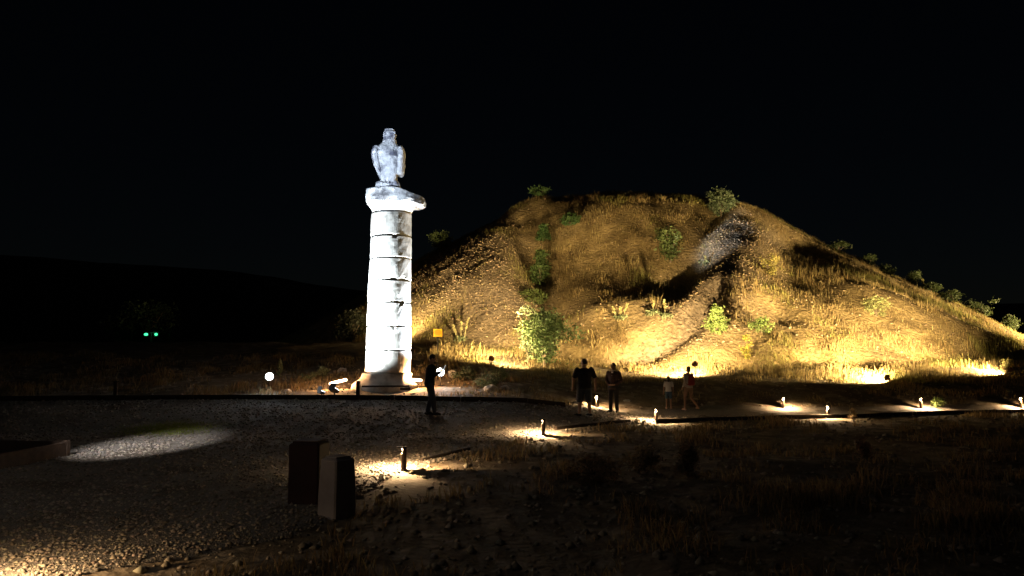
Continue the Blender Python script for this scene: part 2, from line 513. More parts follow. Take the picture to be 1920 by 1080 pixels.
def drum_mesh(z0, z1, r0, r1, ox0, ox1, seed, n=64):
    mb = MB(); secs = []
    rs = random.Random(seed)
    H = z1 - z0; e = .035
    prof = [(0.0, -.06), (.012, -.022), (.03, -.006), (.06, 0), (.18, 0), (.33, .001), (.5, .002), (.67, .001), (.82, 0), (.94, 0), (.97, -.006), (.988, -.022), (1.0, -.06)]
    V, Fc = [], []
    tilt = rs.uniform(-.006, .006); sh = rs.uniform(-.012, .012)
    chips = [(rs.uniform(0, 6.28), rs.choice([0, 1]), rs.uniform(.06, .2), rs.uniform(.01, .035)) for _ in range(8)]
    for (t, dr) in prof:
        for k in range(n):
            a = 2 * math.pi * k / n
            r = r0 + (r1 - r0) * t + dr
            p = Vector((math.cos(a), math.sin(a), (z0 + H * t) * .8)) * 1.5 + Vector((seed * 3.1, 0, 0))
            r += .010 * mnoise.noise(p) + .009 * mnoise.noise(p * 3.1) + .006 * mnoise.noise(p * 8)
            for (ca, end, w, dp) in chips:
                da = abs((a - ca + math.pi) % (2 * math.pi) - math.pi)
                dv = (t if end == 0 else 1 - t) * H
                q = max(0, 1 - (da / w) ** 2 - (dv / (w * .9)) ** 2)
                r -= dp * math.sqrt(q)
            ox = ox0 + (ox1 - ox0) * t + sh
            V.append((ox + r * math.cos(a), r * math.sin(a), z0 + H * t + tilt * math.cos(a)))
    m_ = len(prof)
    for j in range(m_ - 1):
        for k in range(n):
            a_, b_ = j * n + k, j * n + (k + 1) % n
            Fc.append((a_, b_, b_ + n, a_ + n))
    Fc.append(tuple(range(n))[::-1]); Fc.append(tuple(range((m_ - 1) * n, m_ * n)))
    return mb.add(V, Fc)
joints = [698, 656, 612, 568, 527, 486, 445, 401]
def crad(py): return (85 + (75 - 85) * (698 - py) / 298) / 2 / PX
def cox(py): return .075 * (698 - py) / 298
for i in range(7):
    a, b_ = joints[i], joints[i + 1]
    dm = drum_mesh(zc(a) + .004, zc(b_) - .004, crad(a), crad(b_), cox(a), cox(b_), i + 1)
    dm.build('drum', M['limestone'], root, smooth=False)
# attic base: worn torus over a rough block
n = 72; V, Fc = [], []
zb = zc(698) - .003
prof = [(-.5, 1.22), (.06, 1.24), (.16, 1.25), (.24, 1.22), (.32, 1.13), (.40, 1.03), (.47, .96), (zb - .05, .91), (zb - .015, .88), (zb, .80)]
for (z, r) in prof:
    for k in range(n):
        a = 2 * math.pi * k / n
        p = Vector((math.cos(a) * 1.3, math.sin(a) * 1.3, z * 2))
        rr = r + .05 * mnoise.noise(p * 1.7) + .03 * mnoise.noise(p * 4)
        rr += (.10 * max(0, math.cos(a - R(200))) ** 2 - .22 * max(0, math.cos(a - R(-15))) ** 2) * (1 - z / (zb + .2))
        V.append((rr * math.cos(a), rr * math.sin(a), z + .02 * mnoise.noise(p * 3)))
for j in range(len(prof) - 1):
    for k in range(n):
        a_, b_ = j * n + k, j * n + (k + 1) % n
        Fc.append((a_, b_, b_ + n, a_ + n))
Fc.append(tuple(range((len(prof) - 1) * n, len(prof) * n)))
MB().add(V, Fc).build('column_base', M['limestone'], root, smooth=True)
# capital: echinus bowl with a broken square slab on it
ze0, ze1 = zc(400), zc(384)
V, Fc = [], []
prof = [(ze0, .66), (ze0 + .02, .735), (ze0 + .12, .76), (ze0 + .17, .80), (ze0 + .26, .87), (ze0 + .36, .94), (ze0 + .44, .96), (ze0 + .5, .94), (ze0 + .52, .6)]
for (z, r) in prof:
    for k in range(n):
        a = 2 * math.pi * k / n
        p = Vector((math.cos(a) * 1.2, math.sin(a) * 1.2, z * 1.3))
        rr = r + .035 * mnoise.noise(p * 2.3) + .015 * mnoise.noise(p * 6)
        V.append((.075 + rr * math.cos(a), rr * math.sin(a), z))
for j in range(len(prof) - 1):
    for k in range(n):
        a_, b_ = j * n + k, j * n + (k + 1) % n
        Fc.append((a_, b_, b_ + n, a_ + n))
Fc.append(tuple(range(n))[::-1]); Fc.append(tuple(range((len(prof) - 1) * n, len(prof) * n)))
cap = MB().add(V, Fc).build('capital', M['limestone'], root, smooth=True)
# slab outline seen from above, corners broken away
outl = [(-.92, -.55), (-.88, -.82), (-.62, -1.0), (-.2, -1.10), (.25, -1.06), (.62, -.95), (1.0, -.80), (1.30, -.55), (1.33, -.2), (1.25, .4), (1.0, .95), (.3, 1.05), (-.5, 1.0), (-.95, .7), (-1.0, .1)]
zt0, zt1 = zc(386), zc(360)
def densify(o_, k=6):
    r_ = []
    for i in range(len(o_)):
        a, b_ = o_[i], o_[(i + 1) % len(o_)]
        for j in range(k): r_.append((a[0] + (b_[0] - a[0]) * j / k, a[1] + (b_[1] - a[1]) * j / k))
    return r_
ol = densify(outl); nn = len(ol); V, Fc = [], []
for j, (t, s) in enumerate([(0, .80), (.015, .94), (.06, 1.0), (.35, 1.01), (.6, 1.0), (.88, .995), (.96, .97), (1.0, .92), (1.0, .4)]):
    for (x, y) in ol:
        z = zt0 + (zt1 - zt0) * t
        p = Vector((x, y, z)) * 1.9
        q = 1 + .07 * mnoise.noise(p) + .04 * mnoise.noise(p * 2.7)
        dz = .05 * mnoise.noise(p * 1.4 + Vector((5, 5, 5)))
        # right wing of the slab: its upper side is broken off sloping
        drop = .28 * max(0, (x - .45) / .9) * t
        V.append((.06 + x * (.89 if x < 0 else .95) * s * q, y * .92 * s * q, z + dz - drop - (.12 * max(0, (x - .8)) if t < .2 else 0)))
m_ = 9
for j in range(m_ - 1):
    for k in range(nn):
        a_, b_ = j * nn + k, j * nn + (k + 1) % nn
        Fc.append((a_, b_, b_ + nn, a_ + nn))
Fc.append(tuple(range(nn))[::-1]); Fc.append(tuple(range((m_ - 1) * nn, m_ * nn)))
MB().add(V, Fc).build('slab', M['dark_limestone'], cap, smooth=False)

# ------------------------------------------------------------------ eagle statue on the column
def rough_stone(o, strength, size, extra=None):
    tx = bpy.data.textures.new('erosion', 'CLOUDS'); tx.noise_scale = size; tx.noise_depth = 4
    m_ = o.modifiers.new('erosion', 'DISPLACE'); m_.texture = tx; m_.strength = strength; m_.mid_level = .5
eb = at(725, 361, CY)
eag = empty('eagle_statue', (CX - .02, CY - .1, CZ + zt1 - .03))
tag(eag, 'weathered stone eagle statue standing on top of the column', 'statue')
mb = MB()
mb.loft([(.02, .05, .28, .24, .26), (.02, 0, .5, .28, .30), (.0, -.03, .8, .33, .36), (-.03, -.07, 1.15, .38, .43), (-.04, -.09, 1.45, .42, .45), (-.04, -.06, 1.64, .42, .40), (-.02, -.03, 1.76, .36, .34), (.0, -.03, 1.86, .27, .27), (.0, -.05, 2.0, .235, .24)])
mb.ellipsoid((.0, -.08, 2.14), (.255, .27, .22))
mb.box((-.01, -.06, 2.27), (.36, .36, .24), .3, .06)
mb.capsule((.10, -.22, 2.2), (.24, -.34, 2.17), .09, .05)     # worn beak
mb.capsule((-.16, -.16, .95), (-.17, -.22, .3), .17, .12)
mb.capsule((.13, -.16, 1.05), (.14, -.24, .3), .21, .15)
body = mb.build('body', M['eagle_stone'], eag, remesh=.024, relax=1); rough_stone(body, .05, .16)
for s in (-1, 1):
    mb = MB()
    if s < 0:
        mb.loft([(-.30, .02, .50, .06, .20), (-.35, -.02, .75, .11, .26), (-.43, -.05, 1.0, .14, .31), (-.49, -.08, 1.3, .16, .34), (-.50, -.09, 1.55, .16, .33), (-.47, -.06, 1.70, .13, .26), (-.44, -.02, 1.77, .06, .12)])
    else:
        mb.loft([(.38, -.02, .62, .14, .26), (.40, -.04, .65, .155, .29), (.44, -.06, 1.0, .155, .33), (.45, -.08, 1.3, .15, .35), (.45, -.08, 1.52, .145, .33), (.43, -.05, 1.66, .11, .26), (.41, -.02, 1.73, .06, .12)])
    w_ = mb.build('wing', M['eagle_stone'], eag, remesh=.024, relax=1); rough_stone(w_, .045, .14)
mb = MB()
mb.box((-.02, 0, .12), (.86, .84, .30), .1, .05)
for sx in (-.2, .18):
    for k in (-.09, 0, .09):
        mb.capsule((sx + k * .6, -.2, .32), (sx + k * 1.4, -.42, .25), .075, .055)
mb.ellipsoid((-.3, -.25, .2), (.17, .2, .15)); mb.ellipsoid((.26, -.25, .22), (.18, .2, .16))
p_ = mb.build('talon_block', M['eagle_stone'], eag, remesh=.024, relax=1); rough_stone(p_, .09, .14)

# ------------------------------------------------------------------ floodlights at the foot of the mound
def flood(px, py, y, aim, energy, label, cone=150, z=None, head_r=.135, narrow=None):
    """round bronze floodlight on a stake; the head sits at pixel height py"""
    p = at(px, py, y)
    g = land_z(p.x, p.y)
    hz = max(p.z - g, .28)
    r_ = empty('stake_floodlight', (p.x, p.y, g))
    tag(r_, label, 'floodlight', 'floodlights along the foot of the mound')
    a = Vector(aim).normalized(); q = aimrot(a); c = Vector((0, 0, hz))
    mb = MB()
    pr = [(-.16, .03), (-.15, .055), (-.10, .075), (-.05, head_r * .93), (0, head_r), (.02, head_r), (.02, head_r * .9), (.0, head_r * .88)]
    n_ = 24; V = [c + q @ Vector((rr * math.cos(2 * math.pi * k / n_), rr * math.sin(2 * math.pi * k / n_), zz)) for zz, rr in pr for k in range(n_)]
    Fs = [(j * n_ + k, j * n_ + (k + 1) % n_, (j + 1) * n_ + (k + 1) % n_, (j + 1) * n_ + k) for j in range(len(pr) - 1) for k in range(n_)]
    Fs.append(tuple(range(n_))[::-1])
    mb.add(V, Fs).build('housing', M['bronze_metal'], r_, smooth=False)
    mb = MB()
    V = [c + q @ Vector((head_r * .87 * math.cos(2 * math.pi * k / n_), head_r * .87 * math.sin(2 * math.pi * k / n_), .006)) for k in range(n_)]
    mb.add(V, [tuple(range(n_))]).build('lens', M['lens_flood'], r_)
    mb = MB()
    mb.tube([(0, 0, -.25), (0, 0, hz - .17)], .016, 8)
    mb.box((0, 0, hz - .165), (.26, .03, .02), math.atan2(a.y, a.x) + math.pi / 2)
    mb.build('stake', M['dark_metal'], r_)
    side = Vector((-a.y, a.x, 0)).normalized()
    for s in (-1, 1):
        MB().tube([Vector((0, 0, hz - .16)) + side * s * .125, c + side * s * .14], .012, 6).build('bracket', M['dark_metal'], r_)
    lamp('SPOT', 'flood_beam', r_, c + a * .05, energy, WARM, a, cone, .55, .07)
    if narrow:
        lamp('SPOT', 'flood_beam', r_, c + a * .05, narrow[0], WARM, narrow[2], narrow[1], 1.0, .07)
    return r_
flood(922, 672, 31.8, (.75, .8, .45), 3200, 'round floodlight on a stake left of the big bush', 125, narrow=(16500, 125, (-.22, 1, .95)))
flood(1303, 682, 31.2, (-.22, 1, .45), 7500, 'round floodlight on a stake above the walking woman', 155, narrow=(17500, 120, (-.05, 1, .95)))
flood(1663, 708, 30.8, (-.40, 1, .45), 6000, 'round floodlight on a stake at the foot of the right slope', 150, narrow=(18000, 125, (.05, 1, .92)))
flood(1893, 708, 32.2, (-.70, 1, .42), 5000, 'round floodlight on a stake near the right picture edge', 140, narrow=(17000, 105, (-.45, 1, .80)))
flood(728, 662, 40, (.12, 1, .62), 100, 'round floodlight on a stake hidden behind the column', 150, narrow=(9000, 110, (.12, 1, .9)))
flood(2045, 665, 43.5, (-.80, .75, .60), 13000, 'added unseen floodlight on a stake just beyond the right picture edge', 130)  # unseen extra floodlight, added to cover the dark band on the right flank
flood(2260, 660, 47.5, (-.97, .25, .50), 60000, 'round floodlight on a stake far beyond the right picture edge', 130)

# ------------------------------------------------------------------ bollard lamps
def bollard(px, py, label, face, h=.42, energy=30, group='bollard lamps along the path', lens=True, w=None):
    """short round post, lamp behind a slanted opening under its cap; face = horizontal direction the lamp looks"""
    g = G(px, py, ground_h) if w is None else Vector((w[0], w[1], land_z(*w)))
    r_ = empty('bollard_lamp', (g.x, g.y, g.z + .0))
    tag(r_, label, 'lamp', group)
    f = Vector((face[0], face[1], 0)).normalized()
    rad = .05
    mb = MB(); mb.tube([(0, 0, -.1), (0, 0, .02)], .085, 20); mb.build('foot', M['dark_metal'], r_)
    mb = MB(); mb.tube([(0, 0, .02), (0, 0, h - .12)], rad, 20); mb.build('post', M['post_metal'], r_)
    # rear half shell behind the lamp
    mb = MB(); n_ = 12; a0 = math.atan2(-f.y, -f.x)
    V = []
    for z in (h - .12, h - .03):
        for rr in (rad, rad - .012):
            for k in range(n_ + 1):
                a = a0 - R(80) + R(160) * k / n_
                V.append((rr * math.cos(a), rr * math.sin(a), z))
    s_ = n_ + 1; Fs = []
    for k in range(n_):
        Fs += [(k, k + 1, 2 * s_ + k + 1, 2 * s_ + k), (s_ + k + 1, s_ + k, 3 * s_ + k, 3 * s_ + k + 1)]
    mb.add(V, Fs).build('shell', M['post_metal'], r_)
    mb = MB(); mb.tube([(0, 0, h - .03), (0, 0, h - .006), (0, 0, h)], [rad + .004, rad + .004, rad - .006], 20); mb.build('cap', M['dark_metal'], r_)
    # lamp glass, slanting from the cap's rim down to the back
    V = []
    mb = MB()
    side = Vector((-f.y, f.x, 0))
    for (d_, z, ww) in ((.036, h - .034, .032), (-.018, h - .115, .03)):
        V += [f * d_ + side * ww + Vector((0, 0, z)), f * d_ - side * ww + Vector((0, 0, z))]
    V += [v - f * .012 for v in V]
    mb.add(V, [(0, 1, 3, 2), (4, 6, 7, 5), (0, 2, 6, 4), (1, 5, 7, 3), (2, 3, 7, 6), (0, 4, 5, 1)])
    mb.build('lens', M['lens_warm'], r_)
    # short hood reaching out over the lamp
    hd = [side * -.045, side * .045, side * .04 + f * .15, side * -.04 + f * .15]
    mb = MB(); mb.add([v + Vector((0, 0, h - .024)) for v in hd] + [v + Vector((0, 0, h - .008)) for v in hd], [(0, 3, 2, 1), (4, 5, 6, 7), (0, 1, 5, 4), (1, 2, 6, 5), (2, 3, 7, 6), (3, 0, 4, 7)])
    mb.build('hood', M['dark_metal'], r_)
    lamp('SPOT', 'bollard_glow', r_, f * .08 + Vector((0, 0, h - .05)), energy * 2.4, BULB, (f.x * .04, f.y * .04, -1), 172, .45, .015)
    lamp('POINT', 'bollard_spill', r_, f * .08 + Vector((0, 0, h - .05)), energy * .10, BULB, size=.02)
    return r_
bollard(757, 882, 'nearest bollard lamp, right of the two square blocks', (-.9, .45), energy=182)
bollard(1019, 817, 'bollard lamp in front of the man in shorts', (-.9, .5), energy=168)
bollard(1231, 791, 'bollard lamp in front of the girl and the walking woman', (-.85, -.1), energy=168)
bollard(1553, 784, 'bollard lamp on the near path edge, far right of the girl', (-.7, -.15), energy=140)
bollard(1118, 763, 'bollard lamp shining between the two standing men', (.25, -1), energy=182)
bollard(1469, 766, 'bollard lamp on the far path edge, right of the woman', (.5, -1), energy=126)
bollard(1727, 767, 'bollard lamp beside a small green weed at the path', (.65, -1), energy=154)
bollard(1914, 766, 'bollard lamp cut by the right picture edge', (.2, -1), energy=168)
bollard(0, 0, 'bollard lamp just beyond the lower left corner', (.9, .3), energy=150, w=(-4.95, 6.5))

# ------------------------------------------------------------------ floodlights round the column
def panel_flood(px, py, y, aim, label, size=(.34, .26), energy=0, color=COOL, cone=150, lens='lens_white', name='square_floodlight', depth=.09, blend=.5, extra=None, round_=False, h=None, visor=False):
    p = at(px, py, y); g = land_z(p.x, p.y)
    hz = max(p.z - g, .12) if h is None else h
    r_ = empty(name, (p.x, p.y, g)); tag(r_, label, 'floodlight')
    a = Vector(aim).normalized(); q = aimrot(a); c = Vector((0, 0, hz))
    def slab(w, hh, z0, z1, ch):
        mb = MB().box((0, 0, (z0 + z1) / 2), (w, hh, z1 - z0), 0, ch)
        mb.v = [tuple(c + q @ Vector(v)) for v in mb.v]; return mb
    if round_:
        rr = size[0] / 2
        mb = MB().tube([c - a * depth, c - a * depth * .5, c - a * .004, c], [rr * .5, rr * .85, rr, rr], 24); mb.build('housing', M['dark_metal'], r_)
        MB().tube([c + a * .001, c + a * .006], [rr * .9, rr * .88], 24).build('lens', M[lens], r_)
    else:
        slab(size[0], size[1], -depth, 0, .015).build('housing', M['dark_metal'], r_)
        slab(size[0] * .88, size[1] * .84, .001, .008, 0).build('lens', M[lens], r_)
    if visor:
        mb = MB().box((0, size[1] / 2 + .008, .06), (size[0], .012, .18)); mb.v = [tuple(c + q @ Vector(v)) for v in mb.v]
        mb.build('visor', M['dark_metal'], r_)
    mb = MB(); mb.tube([(0, 0, -.15), (0, 0, max(hz - .02, .05))], .02, 8); mb.box((0, 0, .015), (.2, .16, .03)); mb.build('bracket', M['dark_metal'], r_)
    if energy: lamp('SPOT', 'flood_beam', r_, c + a * .03, energy, color, a, cone, blend, .1)
    if extra:
        for (e_, aim_, cone_, bl_) in extra: lamp('SPOT', 'flood_beam', r_, c + Vector(aim_).normalized() * .05 + a * .03, e_, color, aim_, cone_, bl_, .05)
    return r_
# aimed at the column from just behind the kerb (seen from behind)
f1 = Vector((CX + .12, CY, CZ + 4.6))
def toward(px, py, y, tgt):
    p = at(px, py, y); return tgt - p
panel_flood(627, 731, 24.9, toward(627, 731, 24.9, Vector((CX, CY, CZ + 4.6))), 'dark floodlight behind the kerb aimed up at the column', (.3, .24), 9500, (.84, .95, 1.0), 95, h=.24, blend=1.0, visor=True)
panel_flood(603, 735, 24.9, toward(603, 735, 24.9, Vector((CX, CY, CZ + 8.5))), 'smaller dark floodlight left of the one aimed at the column', (.22, .18), 6000, (.72, .84, 1.0), 60, h=.16, blend=1.0, visor=True)
# bright white lamp left of the column, its beam also reaching the crest of the mound
crest = G(1425, 418)
panel_flood(505, 706, 26.2, (.35, -.9, .25), 'bright white round floodlight left of the column', (.30, .30), 90, COOL, 150, round_=True,
            extra=[(230000, crest - at(505, 706, 26.2), 8, .8), (4200, Vector((CX, CY, CZ + 4.8)) - at(505, 706, 26.2), 85, 1.0)])
panel_flood(826, 698, 27.2, (.25, -1, -.12), 'bright white round floodlight behind the man with the phone', (.32, .32), 160, COOL, 150, round_=True,
            extra=[(8500, Vector((CX, CY - .3, CZ + 4.6)) - at(826, 698, 27.2), 90, 1.0), (1600, (-.05, .5, .8), 100, 1.0)])
# orange bar lights either side of the base
def bar_light(px, py, y, tilt, label, aim, energy, L_=.5):
    p = at(px, py, y); g = land_z(p.x, p.y); hz = max(p.z - g, .1)
    r_ = empty('bar_floodlight', (p.x, p.y, g)); tag(r_, label, 'floodlight', 'orange bar lights beside the column')
    c = Vector((0, 0, hz)); d = Vector((math.cos(tilt), .15, math.sin(tilt))).normalized()
    up = Vector((0, -.5, 1)).normalized()
    MB().tube([c - d * L_ / 2 - up * .05, c + d * L_ / 2 - up * .05], .05, 10).build('housing', M['dark_metal'], r_)
    MB().capsule(c - d * L_ * .46, c + d * L_ * .46, .055, .055).build('lens', M['lens_orange'], r_)
    for s in (-1, 1): MB().tube([d * s * L_ * .35 + Vector((0, 0, -.1)), c + d * s * L_ * .35 - up * .05], .014, 6).build('bracket', M['dark_metal'], r_)
    lamp('SPOT', 'bar_beam', r_, c + Vector(aim).normalized() * .08, energy, ORANGE, aim, 165, .5, .08)
    lamp('POINT', 'bar_spill', r_, c + Vector((0, -.12, .10)), energy * .5, ORANGE, size=.08)
bar_light(634, 716, 26.6, R(14), 'orange glowing bar light left of the column base', (.8, .25, .75), 420, .6)
bar_light(777, 713, 26.9, R(-2), 'orange glowing bar light right of the column base', (-.75, .0, 1), 800, .5)

# ------------------------------------------------------------------ lamp post out of frame to the left, lighting the pale pool of gravel
r_ = empty('lamp_post', (-8.4, 6.2, land_z(-8.4, 6.2)))
tag(r_, 'slim lamp post beyond the left picture edge', 'lamp')
MB().tube([(0, 0, -.2), (0, 0, 6.1)], [.08, .05], 12).build('pole', M['dark_metal'], r_)
pool = Vector((-8.1, 16.4, 0)); src = Vector((0, .12, 6.0))
for tgt, sx, e_, cone_, bl_, c_ in ((pool, Vector((.16, 0, 0)), 9500, 14.5, .9, (.96, .93, .95)), (Vector((CX + .05, CY, CZ + 8.6)), Vector((-.05, .1, -3.8)), 60000, 10.5, .6, (.66, .80, 1.0))):
    sp = src + sx; av = (tgt - (r_.location + sp)).normalized(); q = aimrot(av)
    mbh = MB().box((0, 0, -.05), (.26, .2, .1), 0, .02); mbh.v = [tuple(sp + q @ Vector(v)) for v in mbh.v]; hd_ = mbh.build('lamp_head', M['dark_metal'], r_)
    mbh = MB().box((0, 0, .004), (.22, .16, .006)); mbh.v = [tuple(sp + q @ Vector(v)) for v in mbh.v]; mbh.build('lens', M['lens_white'], hd_)
    lamp('SPOT', 'post_beam', r_, sp + av * .04, e_, c_, av, cone_, bl_, .03)

lamp('POINT', 'post_fill', r_, src + Vector((0, .3, -.1)), 85, (1.0, .92, .82), size=.05)  # added point fill without a head of its own, lifts plaza and blocks

# ------------------------------------------------------------------ far lamps in the dark on the left
gp = at(284, 627, 52)
r_ = empty('green_lamp_post', (gp.x, gp.y, land_z(gp.x, gp.y)))
tag(r_, 'pair of small green lamps glowing in the dark on the left', 'lamp')
hz = gp.z - r_.location.z
MB().tube([(0, 0, -.3), (0, 0, hz + .1)], .035, 8).build('pole', M['dark_metal'], r_)
mb = MB(); mb.box((0, 0, hz + .14), (1.1, .06, .05)); mb.build('crossbar', M['dark_metal'], r_)
for s, ww in ((-.36, .30), (.36, .24)):
    MB().box((s, 0, hz), (ww + .08, .12, .24), 0, .02).build('lamp_box', M['dark_metal'], r_)
    MB().ellipsoid((s, -.055, hz), (ww / 2, .05, .10)).build('lens', M['lens_green'], r_)
lamp('POINT', 'green_glow', r_, (0, -.5, hz), 6, (.1, 1, .45), size=.1)
gp = at(10, 674, 48)
r_ = empty('ember_lantern', (gp.x, gp.y, land_z(gp.x, gp.y)))
tag(r_, 'dim red lantern at the far left picture edge', 'lamp')
hz = max(.12, gp.z - r_.location.z)
MB().tube([(0, 0, -.2), (0, 0, hz - .08)], .03, 8).build('stake', M['dark_metal'], r_)
MB().ellipsoid((0, 0, hz), (.24, .1, .07)).build('lens', M['lens_ember'], r_)
MB().box((0, 0, hz + .085), (.5, .22, .03), 0, .01).build('cap', M['dark_metal'], r_)

# ------------------------------------------------------------------ kerbs: separate timber boards
def kerb(name, label, pts, hgt=.13, th=.07, seg=2.2, gap=.015, sink=.06):
    P = [np.array(p) for p in pts]
    cum = [0]
    for a, b_ in zip(P[:-1], P[1:]): cum.append(cum[-1] + np.linalg.norm(b_ - a))
    def pos(s):
        i = min(max(np.searchsorted(cum, s) - 1, 0), len(P) - 2)
        t = (s - cum[i]) / (cum[i + 1] - cum[i]); return P[i] + (P[i + 1] - P[i]) * t
    r_ = empty(name, (P[0][0], P[0][1], land_z(*P[0]))); tag(r_, label, 'kerb')
    base = Vector(r_.location)
    s = 0; rs = random.Random(len(name) + int(cum[-1] * 10))
    while s < cum[-1] - .3:
        e = min(s + seg, cum[-1]); a, b_ = pos(s), pos(e - gap)
        d = (b_ - a) / np.linalg.norm(b_ - a); nrm = np.array([-d[1], d[0]]) * th / 2
        V = []
        hh = hgt + rs.uniform(-.012, .012)
        for (dz, ins) in ((-sink, 1), (hh - .012, 1), (hh, .8)):
            for p, sg in ((a, 1), (b_, 1), (b_, -1), (a, -1)):
                z = float(ground_s(p[0], p[1])) + dz
                V.append(Vector((p[0] + nrm[0] * sg * ins, p[1] + nrm[1] * sg * ins, z)) - base)
        Fs = [(0, 3, 2, 1), (8, 9, 10, 11)]
        for j in range(2):
            for k in range(4):
                Fs.append((j * 4 + k, j * 4 + (k + 1) % 4, j * 4 + 4 + (k + 1) % 4, j * 4 + 4 + k))
        MB().add(V, Fs).build('board', M['kerb_timber'], r_)
        s = e
kerb('timber_kerb', 'dark timber kerb along the far edge of the gravel, below the column', far_w[:7], .17)
kerb('timber_kerb', 'timber kerb along the near edge of the path on the right', [near_w[k] for k in (4, 5, 6, 7, 8)], .12)
kerb('timber_kerb', 'short timber kerb behind the bollard lamp before the men', [hit(px, py, ground_s, 5) for px, py in ((1042, 808), (1110, 800), (1185, 793))], .1, seg=1.2)
kerb('timber_kerb', 'short timber kerb behind the nearest bollard lamp', [hit(px, py, ground_s, 5) for px, py in ((790, 868), (835, 856), (880, 845))], .08, seg=1.1)

# ------------------------------------------------------------------ raised bed at the left edge
r_ = empty('raised_bed', (-8.95, 14.9, 0)); tag(r_, 'low timber-sided raised bed at the left edge', 'planter')
corners = [(0, 0), (-3.8, .55), (-4.4, -4.6), (-.55, -5.2)]
for i in range(4):
    a, b_ = Vector((*corners[i], 0)), Vector((*corners[(i + 1) % 4], 0))
    d = (b_ - a); ln = d.length; mid = (a + b_) / 2
    MB().box((mid.x, mid.y, .12), (ln - .075, .07, .36), math.atan2(d.y, d.x), .01).build('board', M['timber'], r_)
    MB().box((a.x, a.y, .13), (.1, .1, .40), math.atan2(d.y, d.x), .01).build('corner_post', M['timber'], r_)
V = [(c_[0] * .985 - .03, c_[1] * .985 - .03, .12) for c_ in corners]
MB().add(V + [(v[0], v[1], -.05) for v in V], [(0, 1, 2, 3), (0, 4, 5, 1), (1, 5, 6, 2), (2, 6, 7, 3), (3, 7, 4, 0)]).build('soil', M['soil'], r_)

# ------------------------------------------------------------------ two square blocks in the foreground
def block(px, py, top_py, w, rz, mats, label, taper=1.0):
    g = G(px, py, ground_h)
    d = g.y
    h = at(px, top_py, d).z - g.z
    r_ = empty('square_block', (g.x, g.y + w * .5, g.z), rz); tag(r_, label, 'block')
    x = w / 2; t = x * taper
    V, Fs = [], []
    def ring(k, z, c_): return [(-k + c_, -k, z), (k - c_, -k, z), (k, -k + c_, z), (k, k - c_, z), (k - c_, k, z), (-k + c_, k, z), (-k, k - c_, z), (-k, -k + c_, z)]
    zs = [(x, -.15), (x, h * .33), ((x + t) / 2, h * .66), (t, h - .025), (t - .02, h)]
    for k, z in zs: V += ring(k, z, .02)
    for j in range(len(zs) - 1):
        for k in range(8):
            a_, b_ = j * 8 + k, j * 8 + (k + 1) % 8; Fs.append((a_, b_, b_ + 8, a_ + 8))
    Fs.append(tuple(range((len(zs) - 1) * 8, len(zs) * 8)))
    MB().add(V, Fs).build('shaft', mats[0], r_)
    MB().box((0, 0, h + .012), (w * taper - .08, w * taper - .08, .028), 0, .01).build('top_plate', mats[1], r_)
block(570, 950, 832, .44, R(-6), (M['maroon_paint'], M['maroon_paint']), 'dark maroon square block, the rear of the two')
block(625, 975, 862, .36, R(-38), (M['concrete'], M['concrete']), 'pale concrete square block in front of the maroon one', .88)

# ------------------------------------------------------------------ low posts at the far kerb
g = G(216, 748, ground_h); r_ = empty('low_post', g); tag(r_, 'short dark post alone at the far kerb on the left', 'post')
MB().box((0, 0, .2), (.11, .11, .7), .2, .012).build('post', M['kerb_timber'], r_)
MB().box((0, 0, .565), (.14, .14, .03), .2, .01).build('cap', M['kerb_timber'], r_)
g = G(670, 751, ground_h); r_ = empty('low_rail', (g.x, g.y + .12, g.z)); tag(r_, 'short dark post with a low rail before the column base', 'barrier')
MB().box((0, 0, .25), (.13, .12, .75), .05, .012).build('post', M['kerb_timber'], r_)
MB().box((.86, .22, .44), (1.56, .08, .055), .12, .01).build('rail', M['kerb_timber'], r_)
MB().box((1.5, .3, .355), (.34, .12, .09), .12, .012).build('rail_block', M['kerb_timber'], r_)

# ------------------------------------------------------------------ yellow sign
g = G(826, 664, ground_h, 20); sy = 28.6
p = at(821, 624, sy); gz = land_z(p.x, sy)
r_ = empty('yellow_sign', (p.x, sy, gz)); tag(r_, 'small yellow notice sign on a thin pole right of the column', 'sign')
hz = p.z - gz
MB().tube([(.0, .03, -.2), (0, .03, hz + .1)], .017, 8).build('pole', M['dark_metal'], r_)
MB().box((0, 0, hz), (.34, .02, .30), 0, 0).build('plate', M['sign_yellow'], r_)
pl = r_.children[-1]
for k, (zz, ww) in enumerate([(.085, .2), (.04, .25), (0, .23), (-.04, .26), (-.08, .16)]):
    MB().box((0, -.0125, hz + zz), (ww, .003, .014)).build('text_line', M['sign_ink'], r_)

# ------------------------------------------------------------------ stones: countable rocks near the column, and loose gravel
def rock(px, py, size, label, mat='dark_limestone', squash=.65):
    g = G(px, py, ground_h, 12); rs = random.Random(px)
    V, Fs = [], []; n_, m_ = 14, 8
    mb = MB().ellipsoid((0, 0, 0), (size, size * .8, size * squash), n_, m_)
    vv = []
    for v in mb.v:
        p = Vector(v); q = p.normalized()
        vv.append(tuple(p * (1 + .32 * mnoise.noise(q * 1.6 + Vector((px * .1, 0, 0))) + .15 * mnoise.noise(q * 4 + Vector((px * .1, 0, 0))))))
    mb.v = vv
    o = mb.build('rock', M[mat]); o.location = (g.x, g.y, g.z + size * squash * .3)
    return tag(o, label, 'rock', 'loose rocks below the mound')
rock(921, 733, .26, 'largest pale rock in the white light right of the man', 'limestone')
rock(945, 731, .19, 'small rock right of the largest pale rock', 'dark_limestone')
rock(848, 708, .22, 'pale rock under the white floodlight behind the man', 'limestone', 1.1)
rock(1084, 757, .15, 'small pale rock left of the man in shorts', 'limestone')
rock(735, 744, .10, 'small pale stone on the gravel below the column base', 'limestone')
